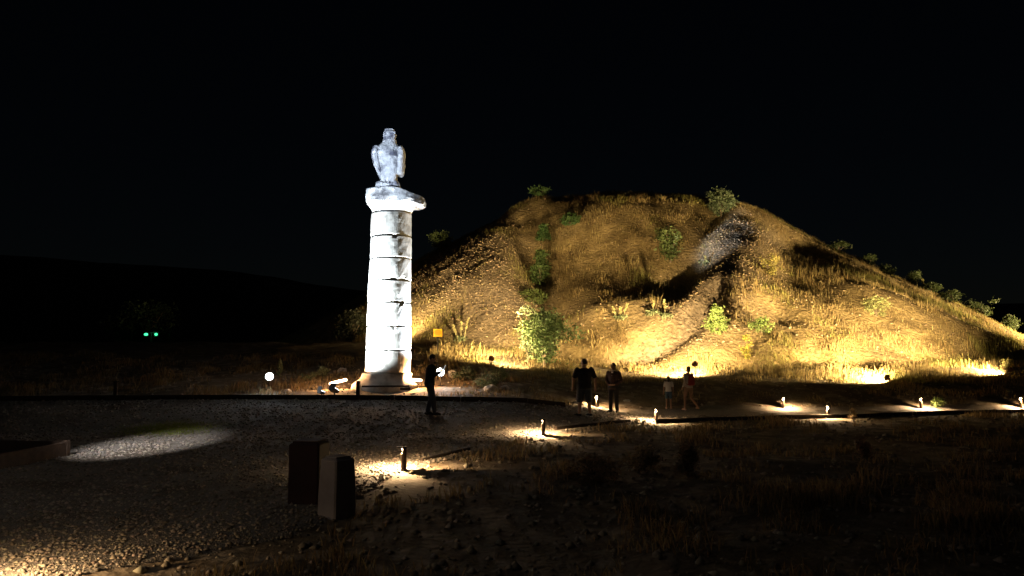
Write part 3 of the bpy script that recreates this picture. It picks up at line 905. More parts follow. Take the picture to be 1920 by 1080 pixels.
rock(642, 697, .20, 'small boulder left behind the orange bar light', 'dark_limestone')
rock(1175, 752, .13, 'flat stone right of the man in the dark jacket', 'limestone', .4)
rock(540, 735, .12, 'small stone below the left white floodlight', 'limestone')

def pebbles(name, pts, sizes, tints, mat):
    """every stone an irregular 8-faced lump"""
    n_ = len(pts)
    base = np.array([(1, 0, 0), (0, 1, 0), (-1, 0, 0), (0, -1, 0), (0, 0, .7), (0, 0, -.6)], float)
    tri = np.array([(0, 1, 4), (1, 2, 4), (2, 3, 4), (3, 0, 4), (1, 0, 5), (2, 1, 5), (3, 2, 5), (0, 3, 5)])
    a = rng.random(n_) * 6.283
    B = base[None] * (1 + .45 * (rng.random((n_, 6, 3)) - .5)) + .25 * (rng.random((n_, 6, 3)) - .5)
    ca, sa = np.cos(a)[:, None], np.sin(a)[:, None]
    X = B[..., 0] * ca - B[..., 1] * sa; Y = B[..., 0] * sa + B[..., 1] * ca
    V = np.stack([X, Y, B[..., 2]], -1) * sizes[:, None, None] + pts[:, None, :]
    Fc = (tri[None] + (np.arange(n_) * 6)[:, None, None]).reshape(-1, 3)
    C = np.repeat(tints, 6, 0)
    return tag(raw_mesh(name, V.reshape(-1, 3), Fc, mat, colr=C), kind='stuff')

def tint(n_, c, var=.25, hue=.06):
    b_ = 1 + var * (rng.random((n_, 1)) * 2 - 1)
    return np.clip(np.array(c)[None] * b_ * (1 + hue * (rng.random((n_, 3)) * 2 - 1)), .005, .9)

# gravel: dense near the camera, thinning away
n_ = 110000
yy = 6 + 19 * rng.random(n_) ** 1.6; xx = (rng.random(n_) * 2 - 1) * (.80 * yy + 1)
k = inside(xx, yy); xx, yy = xx[k], yy[k]
sz = (.007 + .026 * rng.random(len(xx)) ** 4) * (.75 + yy / 22)
o = pebbles('gravel_stones', np.stack([xx, yy, ground_h(xx, yy) + .02 + sz * .15], -1), sz, tint(len(xx), (.23, .195, .155), .5) * (1 + .6 * np.clip(fbm(xx, yy, .5, 3), -.6, .6))[:, None], M['stone_bits'])
tag(o, 'loose pale gravel covering the plaza and path', 'gravel')
# rubble on the open ground behind the kerb and right of the path
n_ = 9000
yy = 7 + 25 * rng.random(n_); xx = (rng.random(n_) * 2 - 1) * (.78 * yy + 1)
k = ~inside(xx, yy) & (mound_h(xx, yy) < ground_h(xx, yy)); xx, yy = xx[k], yy[k]
sz = .02 + .06 * rng.random(len(xx)) ** 4
o = pebbles('rubble', np.stack([xx, yy, ground_h(xx, yy) + sz * .2], -1), sz, tint(len(xx), (.26, .22, .17), .45), M['stone_bits'])
tag(o, 'scattered small rubble on the bare ground', 'rubble')
# scree on the mound
n_ = 90000
xx = -12 + 40 * rng.random(n_); yy = 30 + 28 * rng.random(n_)
w = np.maximum(np.maximum(scree_mask(xx, yy) ** 1.5, track_mask(xx, yy) ** .8), .10)
k = (rng.random(n_) < w) & (mound_h(xx, yy) > ground_h(xx, yy)); xx, yy = xx[k], yy[k]
sz = .022 + .075 * rng.random(len(xx)) ** 4
tn = tint(len(xx), (.24, .18, .12), .4); dk = track_mask(xx, yy) > .35; tn[dk] *= .55
o = pebbles('mound_scree', np.stack([xx, yy, mound_h(xx, yy) + sz * .2], -1), sz, tn, M['stone_bits'])
tag(o, 'brown loose stones on the slopes of the mound', 'scree')

# ------------------------------------------------------------------ dry grass
def blades(name, x, y, fn, hgt, wid, tints, label, lean=.35):
    n_ = len(x); z = fn(x, y) - .02
    a = rng.random(n_) * 6.283
    dx, dy = np.cos(a) * wid / 2, np.sin(a) * wid / 2
    b_ = rng.random(n_) * 6.283; l_ = lean * hgt * rng.random(n_)
    lx, ly = np.cos(b_) * l_, np.sin(b_) * l_
    p = np.stack([x, y, z], -1); s = np.stack([dx, dy, 0 * dx], -1); t = np.stack([lx, ly, hgt], -1); m_ = np.stack([lx * .3, ly * .3, hgt * .55], -1)
    V = np.stack([p - s, p + s, p + m_ + s * .75, p + m_ - s * .75, p + t], 1)
    base = np.arange(n_)[:, None] * 5
    Fc = np.concatenate([base + np.array([[0, 1, 2]]), base + np.array([[0, 2, 3]]), base + np.array([[3, 2, 4]])])
    return tag(raw_mesh(name, V.reshape(-1, 3), Fc, M['grass'], colr=np.repeat(tints, 5, 0)), label, 'grass', kind='stuff')

n_ = 560000
xx = -26 + 74 * rng.random(n_); yy = 30.5 + 33 * rng.random(n_)
clump = fbm(xx, yy, .9, 3) + .6 * fbm(xx + 9, yy + 3, .23, 2)
dens = np.clip(.55 + 1.5 * clump, .04, 1) * (1 - .9 * np.clip(scree_mask(xx, yy) * 1.3, 0, 1)) * (1 - np.clip(track_mask(xx, yy) * 1.6, 0, 1))
dens *= np.where(yy < 47, 1.0, .55)
k = (rng.random(n_) < dens) & ((mound_h(xx, yy) > ground_h(xx, yy) - .1) | ((yy > 31 + .5 * fbm(xx, yy, .4, 2)) & (xx > -4))); xx, yy, clump = xx[k], yy[k], clump[k]
hg = .08 + .20 * rng.random(len(xx)) ** 1.6 + .34 * np.clip(clump, 0, .6) * rng.random(len(xx))
tall = (rng.random(len(xx)) < .09) & (clump > .12) & (yy < 48)
hg[tall] += .10 + .30 * rng.random(tall.sum())
for fl in [o_ for o_ in bpy.data.objects if o_.name.startswith('stake_floodlight')]:
    hg *= .35 + .65 * ss(.5, 3.0, np.hypot(xx - fl.location.x, yy - fl.location.y))
tn = tint(len(xx), (.36, .275, .13), .4, .08)
dark = fbm(xx + 71, yy + 13, .3, 3) > .16
tn[dark] *= np.array([.5, .47, .45])
tn *= (1 + .55 * np.clip(fbm(xx + 5, yy + 91, .14, 3), -.6, .6))[:, None]
ol_ = fbm(xx + 50, yy + 7, .45, 2) > .2
tn[ol_] *= np.array([.8, .95, .7])
blades('mound_grass', xx, yy, land_h, hg, .014 + .014 * rng.random(len(xx)), tn, 'tall dry straw-coloured grass covering the mound')
# lower ground: bank behind the path, left field, right foreground
n_ = 230000
yy = 6.5 + 30 * rng.random(n_); xx = (rng.random(n_) * 2 - 1) * (.80 * yy + 2)
clump = fbm(xx + 31, yy, 1.1, 3) + .6 * fbm(xx + 9, yy + 43, .35, 2)
dens = np.clip(.10 + 1.5 * clump, 0, 1)
dens *= np.where(np.hypot(xx - CX, yy - CY) < 2.2, .15, 1)
k = (rng.random(n_) < dens) & ~inside(xx, yy) & (mound_h(xx, yy) < ground_h(xx, yy) + .1); xx, yy, clump = xx[k], yy[k], clump[k]
hg = .07 + .16 * rng.random(len(xx)) ** 2 + .22 * np.clip(clump, 0, .6) * (yy > 9)
for fl in [o_ for o_ in bpy.data.objects if o_.name.startswith('bollard_lamp')]:
    hg *= .25 + .75 * ss(.4, 2.6, np.hypot(xx - fl.location.x, yy - fl.location.y))
tn = tint(len(xx), (.25, .185, .095), .4, .08)
blades('ground_grass', xx, yy, ground_h, hg, .010 + .0007 * yy + .008 * rng.random(len(xx)), tn, 'low dry grass on the open ground around the path', .7)
# a patch of short green grass in the pale pool of light
c0 = G(318, 807, ground_h)
n_ = 9000
xx = c0.x + rng.normal(0, .55, n_); yy = c0.y + rng.normal(0, .45, n_)
blades('green_grass_patch', xx, yy, ground_h, .03 + .06 * rng.random(n_), .012 + .01 * rng.random(n_), tint(n_, (.2, .23, .04), .35, .1), 'patch of short green grass in the pale pool of light', .6)

# ------------------------------------------------------------------ shrubs and small trees
def leaves(name, C, size, tints, parent, flat=.5):
    n_ = len(C)
    nrm = rng.normal(size=(n_, 3)); nrm[:, 2] = np.abs(nrm[:, 2]) * (1 + flat); nrm /= np.linalg.norm(nrm, axis=1)[:, None]
    t = rng.normal(size=(n_, 3)); u = np.cross(nrm, t); u /= np.linalg.norm(u, axis=1)[:, None] + 1e-9; v = np.cross(nrm, u)
    s = (size * (.6 + .8 * rng.random(n_)))[:, None]
    V = np.stack([C - u * s, C - v * s * .45 + nrm * s * .12, C + u * s, C + v * s * .45 + nrm * s * .12], 1)
    Fc = np.arange(n_ * 4).reshape(-1, 4)
    return raw_mesh(name, V.reshape(-1, 3), Fc, M['leaf'], parent, colr=np.repeat(tints, 4, 0))

GREEN, DEEP, SAGE, PALE, YEL = (.075, .12, .035), (.045, .085, .028), (.17, .20, .11), (.16, .22, .07), (.34, .30, .06)
def shrub(name, label, cat, px, base_py, top_py, wpx, colour, shape='round', nleaf=1800, leaf=.06, y=None, trunk=0.0, group=None, fn=land_h, ragged=.25, clumps=26, y0=20, z_sink=0.0):
    g = G(px, base_py, fn, y0) if y is None else Vector((at(px, base_py, y).x, y, 0))
    if y is not None: g.z = land_z(g.x, g.y)
    d = g.y
    h = (base_py - top_py) / F * d * 1.01; w = wpx / F * d
    if y is not None: h = at(px, top_py, y).z - g.z
    r_ = empty(name, (g.x, g.y, g.z - z_sink)); tag(r_, label, cat, group)
    rs = np.random.default_rng(int(px * 7 + base_py))
    def rad(t):
        if shape == 'round': return np.sqrt(np.clip(1 - ((t - .5) / .52) ** 2, 0, 1))
        if shape == 'cone': return np.clip(1.05 - t, .05, 1) ** .7 * np.clip(t / .12 + .4, 0, 1)
        if shape == 'vase': return np.clip(.25 + 1.15 * t, 0, 1) * np.sqrt(np.clip(1 - ((t - .55) / .5) ** 4, 0, 1))
        if shape == 'tuft': return np.clip(.3 + .9 * t, 0, 1)
        if shape == 'column': return np.clip(np.minimum(t / .15, (1.05 - t) / .35), .1, 1)
        return np.ones_like(t)
    t0 = trunk
    ct = t0 + (1 - t0) * (.06 + .9 * rs.random(clumps)); ca = rs.random(clumps) * 6.283
    cr_ = rad((ct - t0) / (1 - t0)) * w / 2 * np.sqrt(rs.random(clumps)) * (1 + ragged * (rs.random(clumps) - .4))
    cc = np.stack([cr_ * np.cos(ca), cr_ * np.sin(ca), ct * h], -1)
    # limbs
    mb = MB()
    tr = max(.012, w * .035)
    mb.tube([(0, 0, -.15), (.02 * w, 0, h * .3 * max(.4, trunk * 2)), (.0, 0, h * .55)], [tr * 1.4, tr, tr * .6], 7)
    for i in range(min(clumps, 12)):
        c_ = cc[i]; st = Vector((0, 0, h * max(.12, trunk * .8)))
        mid = st.lerp(Vector(c_), .55) + Vector((0, 0, h * .03))
        mb.tube([st, mid, Vector(c_)], [tr * .6, tr * .4, tr * .15], 5)
    mb.build('trunk' if trunk > .1 else 'stem', M['bark'], r_)
    which = rs.integers(0, clumps, nleaf)
    spread = np.array([w * .085 + .02, w * .085 + .02, min(h, w) * .075 + .02])
    C = cc[which] + rs.normal(size=(nleaf, 3)) * spread
    C[:, 2] = np.maximum(C[:, 2], .02)
    tn = np.clip(np.array(colour)[None] * (.65 + .7 * rs.random((nleaf, 1))) * (.75 + .5 * rs.random(clumps)[which][:, None]) * (1 + .15 * (rs.random((nleaf, 3)) - .5)), .01, .8)
    leaves('crown' if trunk > .1 else 'foliage', C, np.full(nleaf, leaf), tn, r_)
    return r_
GM = 'shrubs on the mound'
shrub('leafy_bush', 'large dark green bush at the foot of the mound behind the path', 'bush', 1020, 680, 588, 92, (.12, .17, .07), 'vase', 4000, .085, trunk=.12, ragged=.9, clumps=48, group=GM, y=32.6)
shrub('pale_shrub', 'pale leafy stalks leaning out left of the large bush', 'shrub', 990, 668, 570, 42, SAGE, 'vase', 900, .06, clumps=24, group=GM, y=32.9)
shrub('small_tree', 'small round tree on the skyline left of the white-lit crest', 'tree', 1352, 412, 358, 46, (.085, .11, .06), 'round', 2000, .10, trunk=.25, clumps=40, group=GM)
shrub('leafy_shrub', 'green shrub in the hollow below the skyline tree', 'shrub', 1257, 492, 431, 50, (.075, .10, .035), 'vase', 1500, .09, trunk=.1, clumps=34, group=GM)
shrub('leafy_shrub', 'conical green shrub in the gully above the large bush', 'shrub', 1014, 537, 468, 44, (.05, .08, .025), 'cone', 2200, .08, ragged=.6, clumps=34, group=GM)
shrub('leafy_shrub', 'low green shrub at the foot of the conical one', 'shrub', 1000, 570, 544, 44, (.065, .085, .025), 'round', 1300, .07, clumps=24, group=GM)
shrub('leafy_shrub', 'dim shrub higher in the gully above the conical one', 'shrub', 1019, 452, 422, 26, DEEP, 'cone', 1200, .08, clumps=22, group=GM)
shrub('leafy_shrub', 'round shrub on the left shoulder beside the column', 'shrub', 825, 470, 437, 38, (.09, .12, .05), 'round', 1600, .09, clumps=28, group=GM)
shrub('leafy_shrub', 'dim shrub on the highest left part of the skyline', 'shrub', 1011, 360, 342, 40, DEEP, 'round', 700, .09, clumps=18, group=GM)
shrub('leafy_shrub', 'dim low shrub below the middle of the top', 'shrub', 1068, 424, 402, 34, DEEP, 'round', 1000, .09, clumps=22, group=GM)
shrub('leafy_shrub', 'bright upright shrub above the walking woman', 'shrub', 1343, 628, 574, 34, PALE, 'column', 1700, .065, clumps=34, group=GM)
shrub('leafy_shrub', 'low pale shrub right of the bright upright one', 'shrub', 1427, 624, 598, 36, PALE, 'round', 1000, .06, clumps=22, group=GM)
shrub('yellow_shrub', 'thin yellow weed above the third floodlight', 'shrub', 1401, 674, 630, 20, YEL, 'column', 600, .05, clumps=18, group=GM)
shrub('yellow_shrub', 'yellow grassy tuft high right of the stony track', 'shrub', 1445, 516, 478, 30, (.22, .19, .06), 'tuft', 900, .07, clumps=22, group=GM)
shrub('leafy_shrub', 'grey-green shrub on the middle of the right slope', 'shrub', 1643, 594, 560, 38, (.22, .23, .10), 'round', 1100, .06, clumps=24, group=GM)
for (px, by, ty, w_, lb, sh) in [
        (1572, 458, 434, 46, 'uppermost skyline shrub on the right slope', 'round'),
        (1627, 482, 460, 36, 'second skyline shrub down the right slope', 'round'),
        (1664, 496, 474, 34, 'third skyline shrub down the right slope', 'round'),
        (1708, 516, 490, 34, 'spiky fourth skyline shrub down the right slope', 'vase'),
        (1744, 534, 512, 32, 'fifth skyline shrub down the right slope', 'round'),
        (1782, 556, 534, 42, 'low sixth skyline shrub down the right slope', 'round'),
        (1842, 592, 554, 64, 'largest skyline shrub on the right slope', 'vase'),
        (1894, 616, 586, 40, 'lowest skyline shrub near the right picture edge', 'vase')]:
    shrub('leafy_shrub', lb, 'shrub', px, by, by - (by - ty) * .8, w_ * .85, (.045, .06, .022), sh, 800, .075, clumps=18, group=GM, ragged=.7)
GN = 'weeds near the column'
shrub('sage_weed', 'round grey-green weed right of the man with the phone', 'weed', 915, 728, 702, 38, SAGE, 'round', 900, .045, clumps=22, group=GN, y0=15)
shrub('sage_weed', 'grey-green weed behind the round one', 'weed', 938, 714, 692, 34, SAGE, 'vase', 700, .045, clumps=20, group=GN, y0=15)
shrub('sage_weed', 'low dark green weed just right of the white floodlight by the man', 'weed', 872, 714, 690, 44, (.10, .13, .07), 'round', 800, .045, clumps=22, group=GN, y0=15)
shrub('sage_weed', 'pointed weed right of the left white floodlight', 'weed', 525, 708, 678, 10, SAGE, 'cone', 400, .04, clumps=14, group=GN, y0=15)
shrub('sage_weed', 'feathery weed between left floodlight and orange bar light', 'weed', 604, 708, 690, 20, SAGE, 'vase', 500, .04, clumps=14, group=GN, y0=15)
shrub('sage_weed', 'low spreading weed left of the feathery one', 'weed', 578, 714, 700, 26, SAGE, 'vase', 500, .04, clumps=14, group=GN, y0=15)
shrub('sage_weed', 'small green weed beside the path lamp on the right', 'weed', 1757, 765, 748, 26, PALE, 'vase', 500, .04, clumps=16, y0=15)
shrub('pale_shrub', 'pale flowering weed above the rightmost floodlight', 'shrub', 1893, 712, 672, 18, (.3, .27, .12), 'vase', 500, .05, clumps=14, y=33.6)
GF = 'dim weeds in the dark foreground'
shrub('dry_weed', 'tall pointed dry weed in the dark foreground', 'weed', 1290, 895, 836, 46, (.2, .15, .09), 'cone', 1200, .035, clumps=26, group=GF, y0=6)
shrub('dry_weed', 'bushy dry weed left of the tall pointed one', 'weed', 1207, 885, 846, 50, (.2, .15, .09), 'round', 900, .035, clumps=22, group=GF, y0=6)
shrub('dry_weed', 'low broad dry weed below the bollard before the men', 'weed', 1110, 905, 862, 90, (.2, .14, .08), 'round', 1300, .035, clumps=30, group=GF, y0=6)
shrub('dry_weed', 'small pointed dry weed far right in the foreground', 'weed', 1620, 858, 830, 26, (.2, .13, .09), 'cone', 600, .035, clumps=18, group=GF, y0=6)
shrub('dry_weed', 'upright dry weed right of the far bollard on the path edge', 'weed', 1598, 787, 765, 12, (.3, .22, .12), 'column', 300, .03, clumps=12, y0=10)
# dark round tree behind the green lamps
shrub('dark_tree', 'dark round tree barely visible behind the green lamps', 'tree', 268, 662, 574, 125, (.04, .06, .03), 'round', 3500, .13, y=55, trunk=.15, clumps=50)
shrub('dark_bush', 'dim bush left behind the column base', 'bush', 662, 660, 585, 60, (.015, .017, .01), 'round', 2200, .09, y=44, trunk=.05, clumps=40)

# mullein stalks with flower spikes
def mullein(px, base_py, top_py, label, stalks=1, fn=land_h):
    g = G(px, base_py, fn, 20); h = (base_py - top_py) / F * g.y
    r_ = empty('flower_stalk', g); tag(r_, label, 'plant', 'dry flower stalks on the mound')
    rs = np.random.default_rng(px)
    for i in range(stalks):
        ox, hh = (i - (stalks - 1) / 2) * .26 + rs.uniform(-.05, .05), h * (1 if i == stalks - 1 else rs.uniform(.6, .85))
        top = Vector((ox * 1.5 + rs.uniform(-.05, .05), 0, hh))
        MB().tube([(ox * .5, 0, -.1), (ox, .02, hh * .5), top], [.025, .02, .012], 6).build('stalk', M['stem'], r_)
        n2_ = 130; t = .55 + .45 * rs.random(n2_)
        C = np.stack([ox + (top.x - ox) * (t - .5) * 2, .02 * (1 - t), t * hh], -1) + rs.normal(size=(n2_, 3)) * np.array([.035, .035, .01])
        leaves('flower_spike', C, np.full(n2_, .045), np.clip(np.array((.42, .38, .18))[None] * (.6 + .8 * rs.random((n2_, 1))), 0, .8), r_)
    n2_ = 120
    C = rs.normal(size=(n2_, 3)) * np.array([.18, .18, .08]) + np.array([0, 0, .15])
    leaves('basal_leaves', C, np.full(n2_, .09), np.clip(np.array(SAGE)[None] * (.6 + .8 * rs.random((n2_, 1))), 0, .8), r_)
mullein(864, 642, 596, 'clump of tall pale flower stalks right of the yellow sign', 3)
mullein(1163, 602, 570, 'clump of pale flower stalks above the standing men', 3)
mullein(1249, 598, 562, 'single pale flower stalk left of the bright upright shrub')
mullein(1324, 497, 479, 'short pale stalk at the top of the stony track')
mullein(1225, 592, 564, 'thin stalk left of the single pale one')
mullein(1732, 530, 511, 'pale stalk on the skyline of the right slope')

# ------------------------------------------------------------------ people
def hand(mb, w, d, s, curl=.5):
    """palm and five fingers at wrist w, pointing along d; s = side of the thumb"""
    w, d = Vector(w), Vector(d).normalized()
    side = d.cross(Vector((0, 0, 1)) if abs(d.z) < .9 else Vector((0, 1, 0))).normalized() * s
    nrm = side.cross(d) * s
    k = w + d * .085
    mb.capsule(w + d * .01, k, .026, .036, 8)
    for i, (o_, ln) in enumerate([(.027, .068), (.009, .078), (-.009, .074), (-.027, .058)]):
        a = k + side * o_ ; b_ = a + (d * (1 - curl * .3) + nrm * curl * .5).normalized() * ln * .55
        c_ = b_ + (d * (1 - curl) + nrm * curl).normalized() * ln * .5
        mb.capsule(a, b_, .0095, .009, 6); mb.capsule(b_, c_, .009, .0075, 6)
    a = w + d * .03 + side * .025; b_ = a + (d * .7 + side * .8).normalized() * .045
    mb.capsule(a, b_, .012, .01, 6); mb.capsule(b_, b_ + (d * .9 + side * .3).normalized() * .03, .01, .008, 6)

def person(label, px, py, rz, P, height, wear):
    """P: joints; figure faces local +y, 1.75 m tall before scaling"""
    g = G(px, py, ground_h, 12)
    r_ = empty('person', (g.x, g.y, g.z + .022), rz, height / 1.75); tag(r_, label, 'person', 'visitors')
    bw = P.get('girth', 1.0); nod = P.get('nod', 0); turn = P.get('turn', 0)
    lean = P.get('lean', 0)
    hc = Vector((0, .02 + lean * 1.1, 1.625)); hr = Matrix.Rotation(turn, 3, 'Z') @ Matrix.Rotation(-nod, 3, 'X')
    def H(x, y, z): return hc + hr @ Vector((x, y, z))
    mb = MB()
    tors = [(0, 0, .86, .135 * bw, .10 * bw), (0, 0, .95, .165 * bw, .118 * bw), (0, .0, 1.08, .145 * bw, .105 * bw), (0, lean * .4, 1.22, .160 * bw, .112 * bw), (0, lean * .7, 1.34, .178 * bw, .112 * bw), (0, lean * .85, 1.42, .150 * bw, .085), (0, lean, 1.47, .075, .06)]
    mb.loft(tors)
    mb.capsule((0, lean, 1.42), (0, lean * 1.05 + .01, 1.54), .058, .054)
    mb.ellipsoid(hc, (.074, .092, .112), rot=hr)
    mb.ellipsoid(H(0, .03, -.06), (.056, .062, .055), rot=hr)
    mb.capsule(H(0, .088, .02), H(0, .108, -.02), .012, .016, 6)          # nose
    mb.capsule(H(-.02, .086, -.052), H(.02, .086, -.052), .009, .009, 6)  # mouth
    for s in (-1, 1):
        mb.ellipsoid(H(s * .076, -.005, -.005), (.012, .022, .032), 8, 6, rot=hr)
        mb.capsule(H(s * .02, .085, .03), H(s * .045, .075, .03), .01, .009, 6)
    arms, legs = [], []
    for s, nm in ((-1, 'l'), (1, 'r')):
        sh = Vector((s * .185 * (1 + (bw - 1) * .7), lean * .85, 1.40)); el, wr = Vector(P['el_' + nm]), Vector(P['wr_' + nm])
        mb.capsule(sh, el, .052 * bw, .040 * bw); mb.capsule(el, wr, .040 * bw, .026)
        hand(mb, wr, P.get('hd_' + nm, wr - el), -s if wr.z < 1.0 else -s, P.get('curl', .5))
        arms.append((sh, el, wr))
        hp = Vector((s * .088 * bw, 0, .90)); kn, an = Vector(P['kn_' + nm]), Vector(P['an_' + nm])
        mb.capsule(hp, kn, .088 * bw, .056 * bw); mb.capsule(kn + Vector((0, -.01, -.02)), an, .055 * bw, .038)
        fd = Vector(P.get('ft_' + nm, (s * .25, 1, 0))).normalized()
        mb.capsule(an + Vector((0, 0, -.03)) - fd * .035, an + fd * .15 + Vector((0, 0, -.055)), .038, .026, 8)
        legs.append((hp, kn, an, fd))
    mb.build('body', M['skin'], r_, smooth=True, remesh=.0085, relax=1)
    # eyes
    for s in (-1, 1): MB().ellipsoid(H(s * .031, .078, .008), (.012, .008, .009), 8, 6).build('eye', M['hair'], r_)
    # hair
    mb = MB(); mb.ellipsoid(H(0, -.018, .022), (.083, .095, .108), rot=hr)
    if wear.get('hair') == 'long':
        mb.ellipsoid(H(0, -.075, -.08), (.075, .045, .14)); mb.ellipsoid(H(0, -.08, -.18), (.06, .035, .10))
    elif wear.get('hair') == 'bun':
        mb.ellipsoid(H(0, -.11, .03), (.045, .04, .045)); mb.ellipsoid(H(0, -.06, -.06), (.06, .05, .07))
    mb.build('hair', M['hair'], r_, smooth=True, remesh=.01, relax=1)
    # upper garment
    sl = wear['sleeve']; e_ = .016
    mb = MB()
    z_hem = wear.get('hem', .90)
    t2 = [(c_[0], c_[1], max(c_[2], z_hem), c_[3] + e_, c_[4] + e_) for c_ in tors[:-1]] + [(0, lean, 1.455, .085, .072)]
    mb.loft([(0, 0, z_hem - .04, .168 * bw + e_, .125 * bw + e_)] + [c_ for c_ in t2 if c_[2] > z_hem + .005])
    for (sh, el, wr) in arms:
        if sl == 'long':
            mb.capsule(sh, el, .064 * bw, .053 * bw); mb.capsule(el, el.lerp(wr, .93), .052 * bw, .038)
        else:
            mb.capsule(sh, sh.lerp(el, .72), .066 * bw, .060 * bw)
    mb.build(wear.get('top_name', 'shirt'), M[wear['top']], r_, smooth=True, remesh=.012, relax=2)
    if wear.get('collar'):
        MB().loft([(0, lean, 1.45, .078, .066), (0, lean + .005, 1.485, .070, .064), (0, lean + .005, 1.49, .062, .058)]).build('collar', M['white_cloth'], r_, smooth=True)
        MB().add([(-.045, lean + .1, 1.44), (.045, lean + .1, 1.44), (0, lean + .15, 1.28), (-.03, lean + .06, 1.44), (.03, lean + .06, 1.44), (0, lean + .1, 1.28)], [(0, 1, 2), (3, 5, 4), (0, 3, 4, 1), (1, 4, 5, 2), (2, 5, 3, 0)]).build('shirt_front', M['white_cloth'], r_)
    # lower garment
    mb = MB(); mb.loft([(0, 0, .80, .155 * bw, .115 * bw), (0, 0, .88, .178 * bw, .13 * bw), (0, 0, .98, .168 * bw + .008, .12 * bw + .008)])
    for (hp, kn, an, fd) in legs:
        if wear['legs'] == 'long':
            mb.capsule(hp, kn, .100 * bw, .074 * bw); mb.capsule(kn, an.lerp(kn, .04), .074 * bw, .062)
        else:
            mb.capsule(hp, hp.lerp(kn, wear.get('leg_len', .95)), .104 * bw, .088 * bw)
    mb.build('trousers' if wear['legs'] == 'long' else 'shorts', M[wear['bottom']], r_, smooth=True, remesh=.012, relax=2)
    # shoes
    for (hp, kn, an, fd) in legs:
        mb = MB(); base = an + Vector((0, 0, -.045))
        mb.capsule(base - fd * .045, base + fd * .09, .046, .046, 10); mb.capsule(base + fd * .05, base + fd * .165 + Vector((0, 0, -.012)), .045, .034, 10)
        so = mb.build('shoe', M[wear.get('shoe', 'black_cloth')], r_, smooth=True, remesh=.01, relax=1)
        if wear.get('sole'):
            mb = MB(); mb.box((0, 0, 0), (.10, .29, .03), 0, .01)
            q_ = Matrix.Rotation(math.atan2(fd.y, fd.x) - math.pi / 2, 3, 'Z'); c_ = base + fd * .06 + Vector((0, 0, -.046))
            mb.v = [tuple(c_ + q_ @ Vector(v)) for v in mb.v]; mb.build('sole', M['sole'], so)
    return r_

stand = dict(kn_l=(-.11, .015, .49), kn_r=(.11, .015, .49), an_l=(-.12, -.01, .09), an_r=(.12, -.01, .09))
# man in dark clothes looking at a phone
p1 = person('man in dark clothes looking at a phone before the white floodlight', 805, 780, R(-80),
    dict(kn_l=(-.09, .06, .49), an_l=(-.09, -.05, .09), kn_r=(.09, .10, .49), an_r=(.1, .14, .09),
         el_l=(-.25, .10, 1.13), wr_l=(-.08, .30, 1.24), el_r=(.25, .08, 1.12), wr_r=(.06, .29, 1.22), hd_l=(.3, .5, .5), hd_r=(-.3, .5, .5), nod=R(28), lean=.05, girth=1.12),
    1.74, dict(top='black_cloth', sleeve='long', legs='long', bottom='navy_cloth', top_name='jacket'))
MB().box((0, 0, 0), (.075, .012, .15), 0, .004).build('phone_case', M['dark_metal'])
ph = bpy.data.objects['phone_case']; ph.name = 'mobile_phone'
ph.location = p1.matrix_basis @ Vector((-.0, .44, 1.37)); ph.rotation_euler = (R(-25), 0, R(-80))
tag(ph, 'phone held by the man in dark clothes', 'phone')
MB().box((0, -.0072, 0), (.066, .002, .135)).build('screen', M['screen'], ph)
# man in shorts, from behind
person('man in black t-shirt and shorts seen from behind', 1096, 782, R(8),
    dict(kn_l=(-.14, .01, .49), kn_r=(.14, .01, .49), an_l=(-.17, -.01, .09), an_r=(.17, -.01, .09), ft_l=(-.8, 1, 0), ft_r=(-.3, 1, 0),
         el_l=(-.33, .02, 1.12), wr_l=(-.33, .10, .88), el_r=(.35, -.03, 1.12), wr_r=(.36, .04, .87), girth=1.28, turn=R(35)),
    1.76, dict(top='black_cloth', sleeve='short', legs='short', bottom='shorts_cloth', leg_len=.98, sole=True, hem=.87))
# man in dark jacket with white collar
person('man in dark jacket and trousers with a pale collar', 1151, 774, R(150),
    dict(stand, el_l=(-.28, -.04, 1.12), wr_l=(-.12, .18, .98), el_r=(.28, -.04, 1.12), wr_r=(.10, .19, .97), hd_l=(1, .2, -.1), hd_r=(-1, .2, -.1), turn=R(-20), girth=1.12),
    1.66, dict(top='brown_cloth', sleeve='long', legs='long', bottom='black_cloth', collar=True, top_name='jacket', hem=.84))
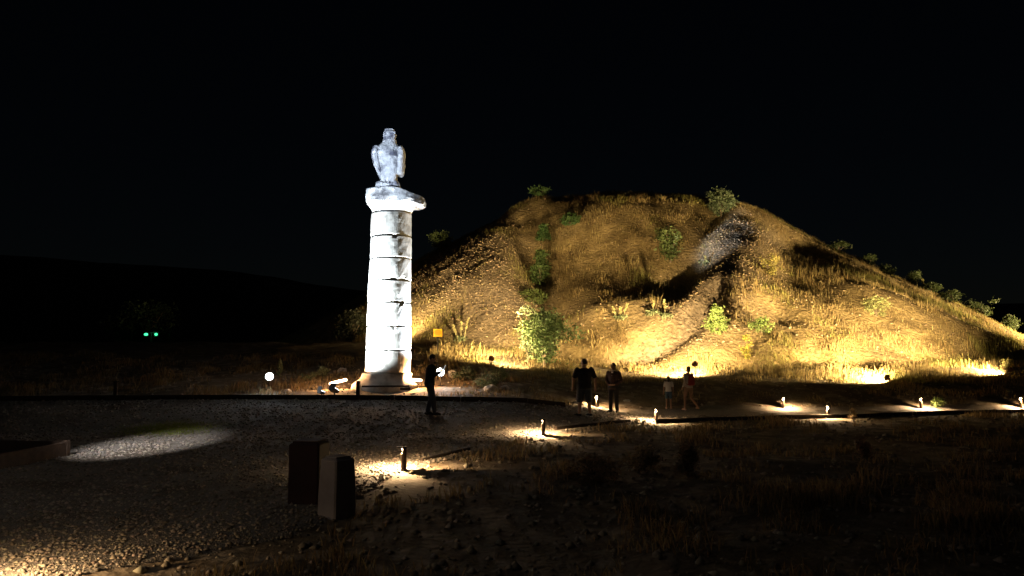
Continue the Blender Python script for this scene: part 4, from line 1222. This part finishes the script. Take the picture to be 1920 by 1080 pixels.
# girl
person('girl in white t-shirt and denim shorts seen from behind', 1254, 768, R(-8),
    dict(stand, el_l=(-.24, .0, 1.13), wr_l=(-.26, .06, .88), el_r=(.24, .0, 1.13), wr_r=(.25, .08, .88), girth=.95),
    1.20, dict(top='white_cloth', sleeve='short', legs='short', bottom='denim', hair='long', leg_len=.75, shoe='tan_cloth', hem=.96))
# walking woman with a backpack
p5 = person('walking woman in pale top with a red backpack', 1292, 770, R(20),
    dict(kn_l=(-.12, .10, .50), an_l=(-.20, -.02, .09), kn_r=(.12, .02, .50), an_r=(.24, -.26, .14), ft_l=(-.1, 1, 0),
         el_l=(-.26, -.14, 1.15), wr_l=(-.28, -.02, .92), el_r=(.25, .12, 1.16), wr_r=(.2, .34, 1.28), hd_r=(0, .5, .5)),
    1.60, dict(top='pale_cloth', sleeve='long', legs='short', bottom='tan_cloth', hair='bun', leg_len=.55, shoe='tan_cloth', hem=.92))
bp_ = empty('backpack', p5.location, R(20), 1.60 / 1.75); tag(bp_, 'red backpack on the back of the walking woman', 'backpack')
MB().loft([(0, -.19, .98, .10, .05), (0, -.20, 1.0, .14, .08), (0, -.205, 1.15, .145, .085), (0, -.2, 1.3, .135, .075), (0, -.19, 1.39, .10, .055), (0, -.18, 1.41, .06, .03)]).build('bag', M['red_cloth'], bp_, smooth=True)
MB().loft([(0, -.27, 1.02, .09, .03), (0, -.28, 1.05, .105, .04), (0, -.28, 1.16, .10, .04), (0, -.27, 1.19, .07, .02)]).build('pocket', M['red_cloth'], bp_, smooth=True)
for s in (-1, 1):
    MB().tube([(s * .08, -.15, 1.38), (s * .115, -.05, 1.475), (s * .125, .08, 1.43), (s * .13, .14, 1.28), (s * .15, .09, 1.1), (s * .12, -.14, 1.02)], .016, 6).build('strap', M['red_cloth'], bp_)
ph2 = MB().box((0, 0, 0), (.075, .012, .15), 0, .004).build('mobile_phone', M['dark_metal'])
ph2.location = p5.matrix_basis @ Vector((.2, .46, 1.38)); ph2.rotation_euler = (R(-15), 0, R(10))
tag(ph2, 'small lit phone held up by the walking woman', 'phone')
MB().box((0, -.0072, 0), (.066, .002, .135)).build('screen', M['screen'], ph2)
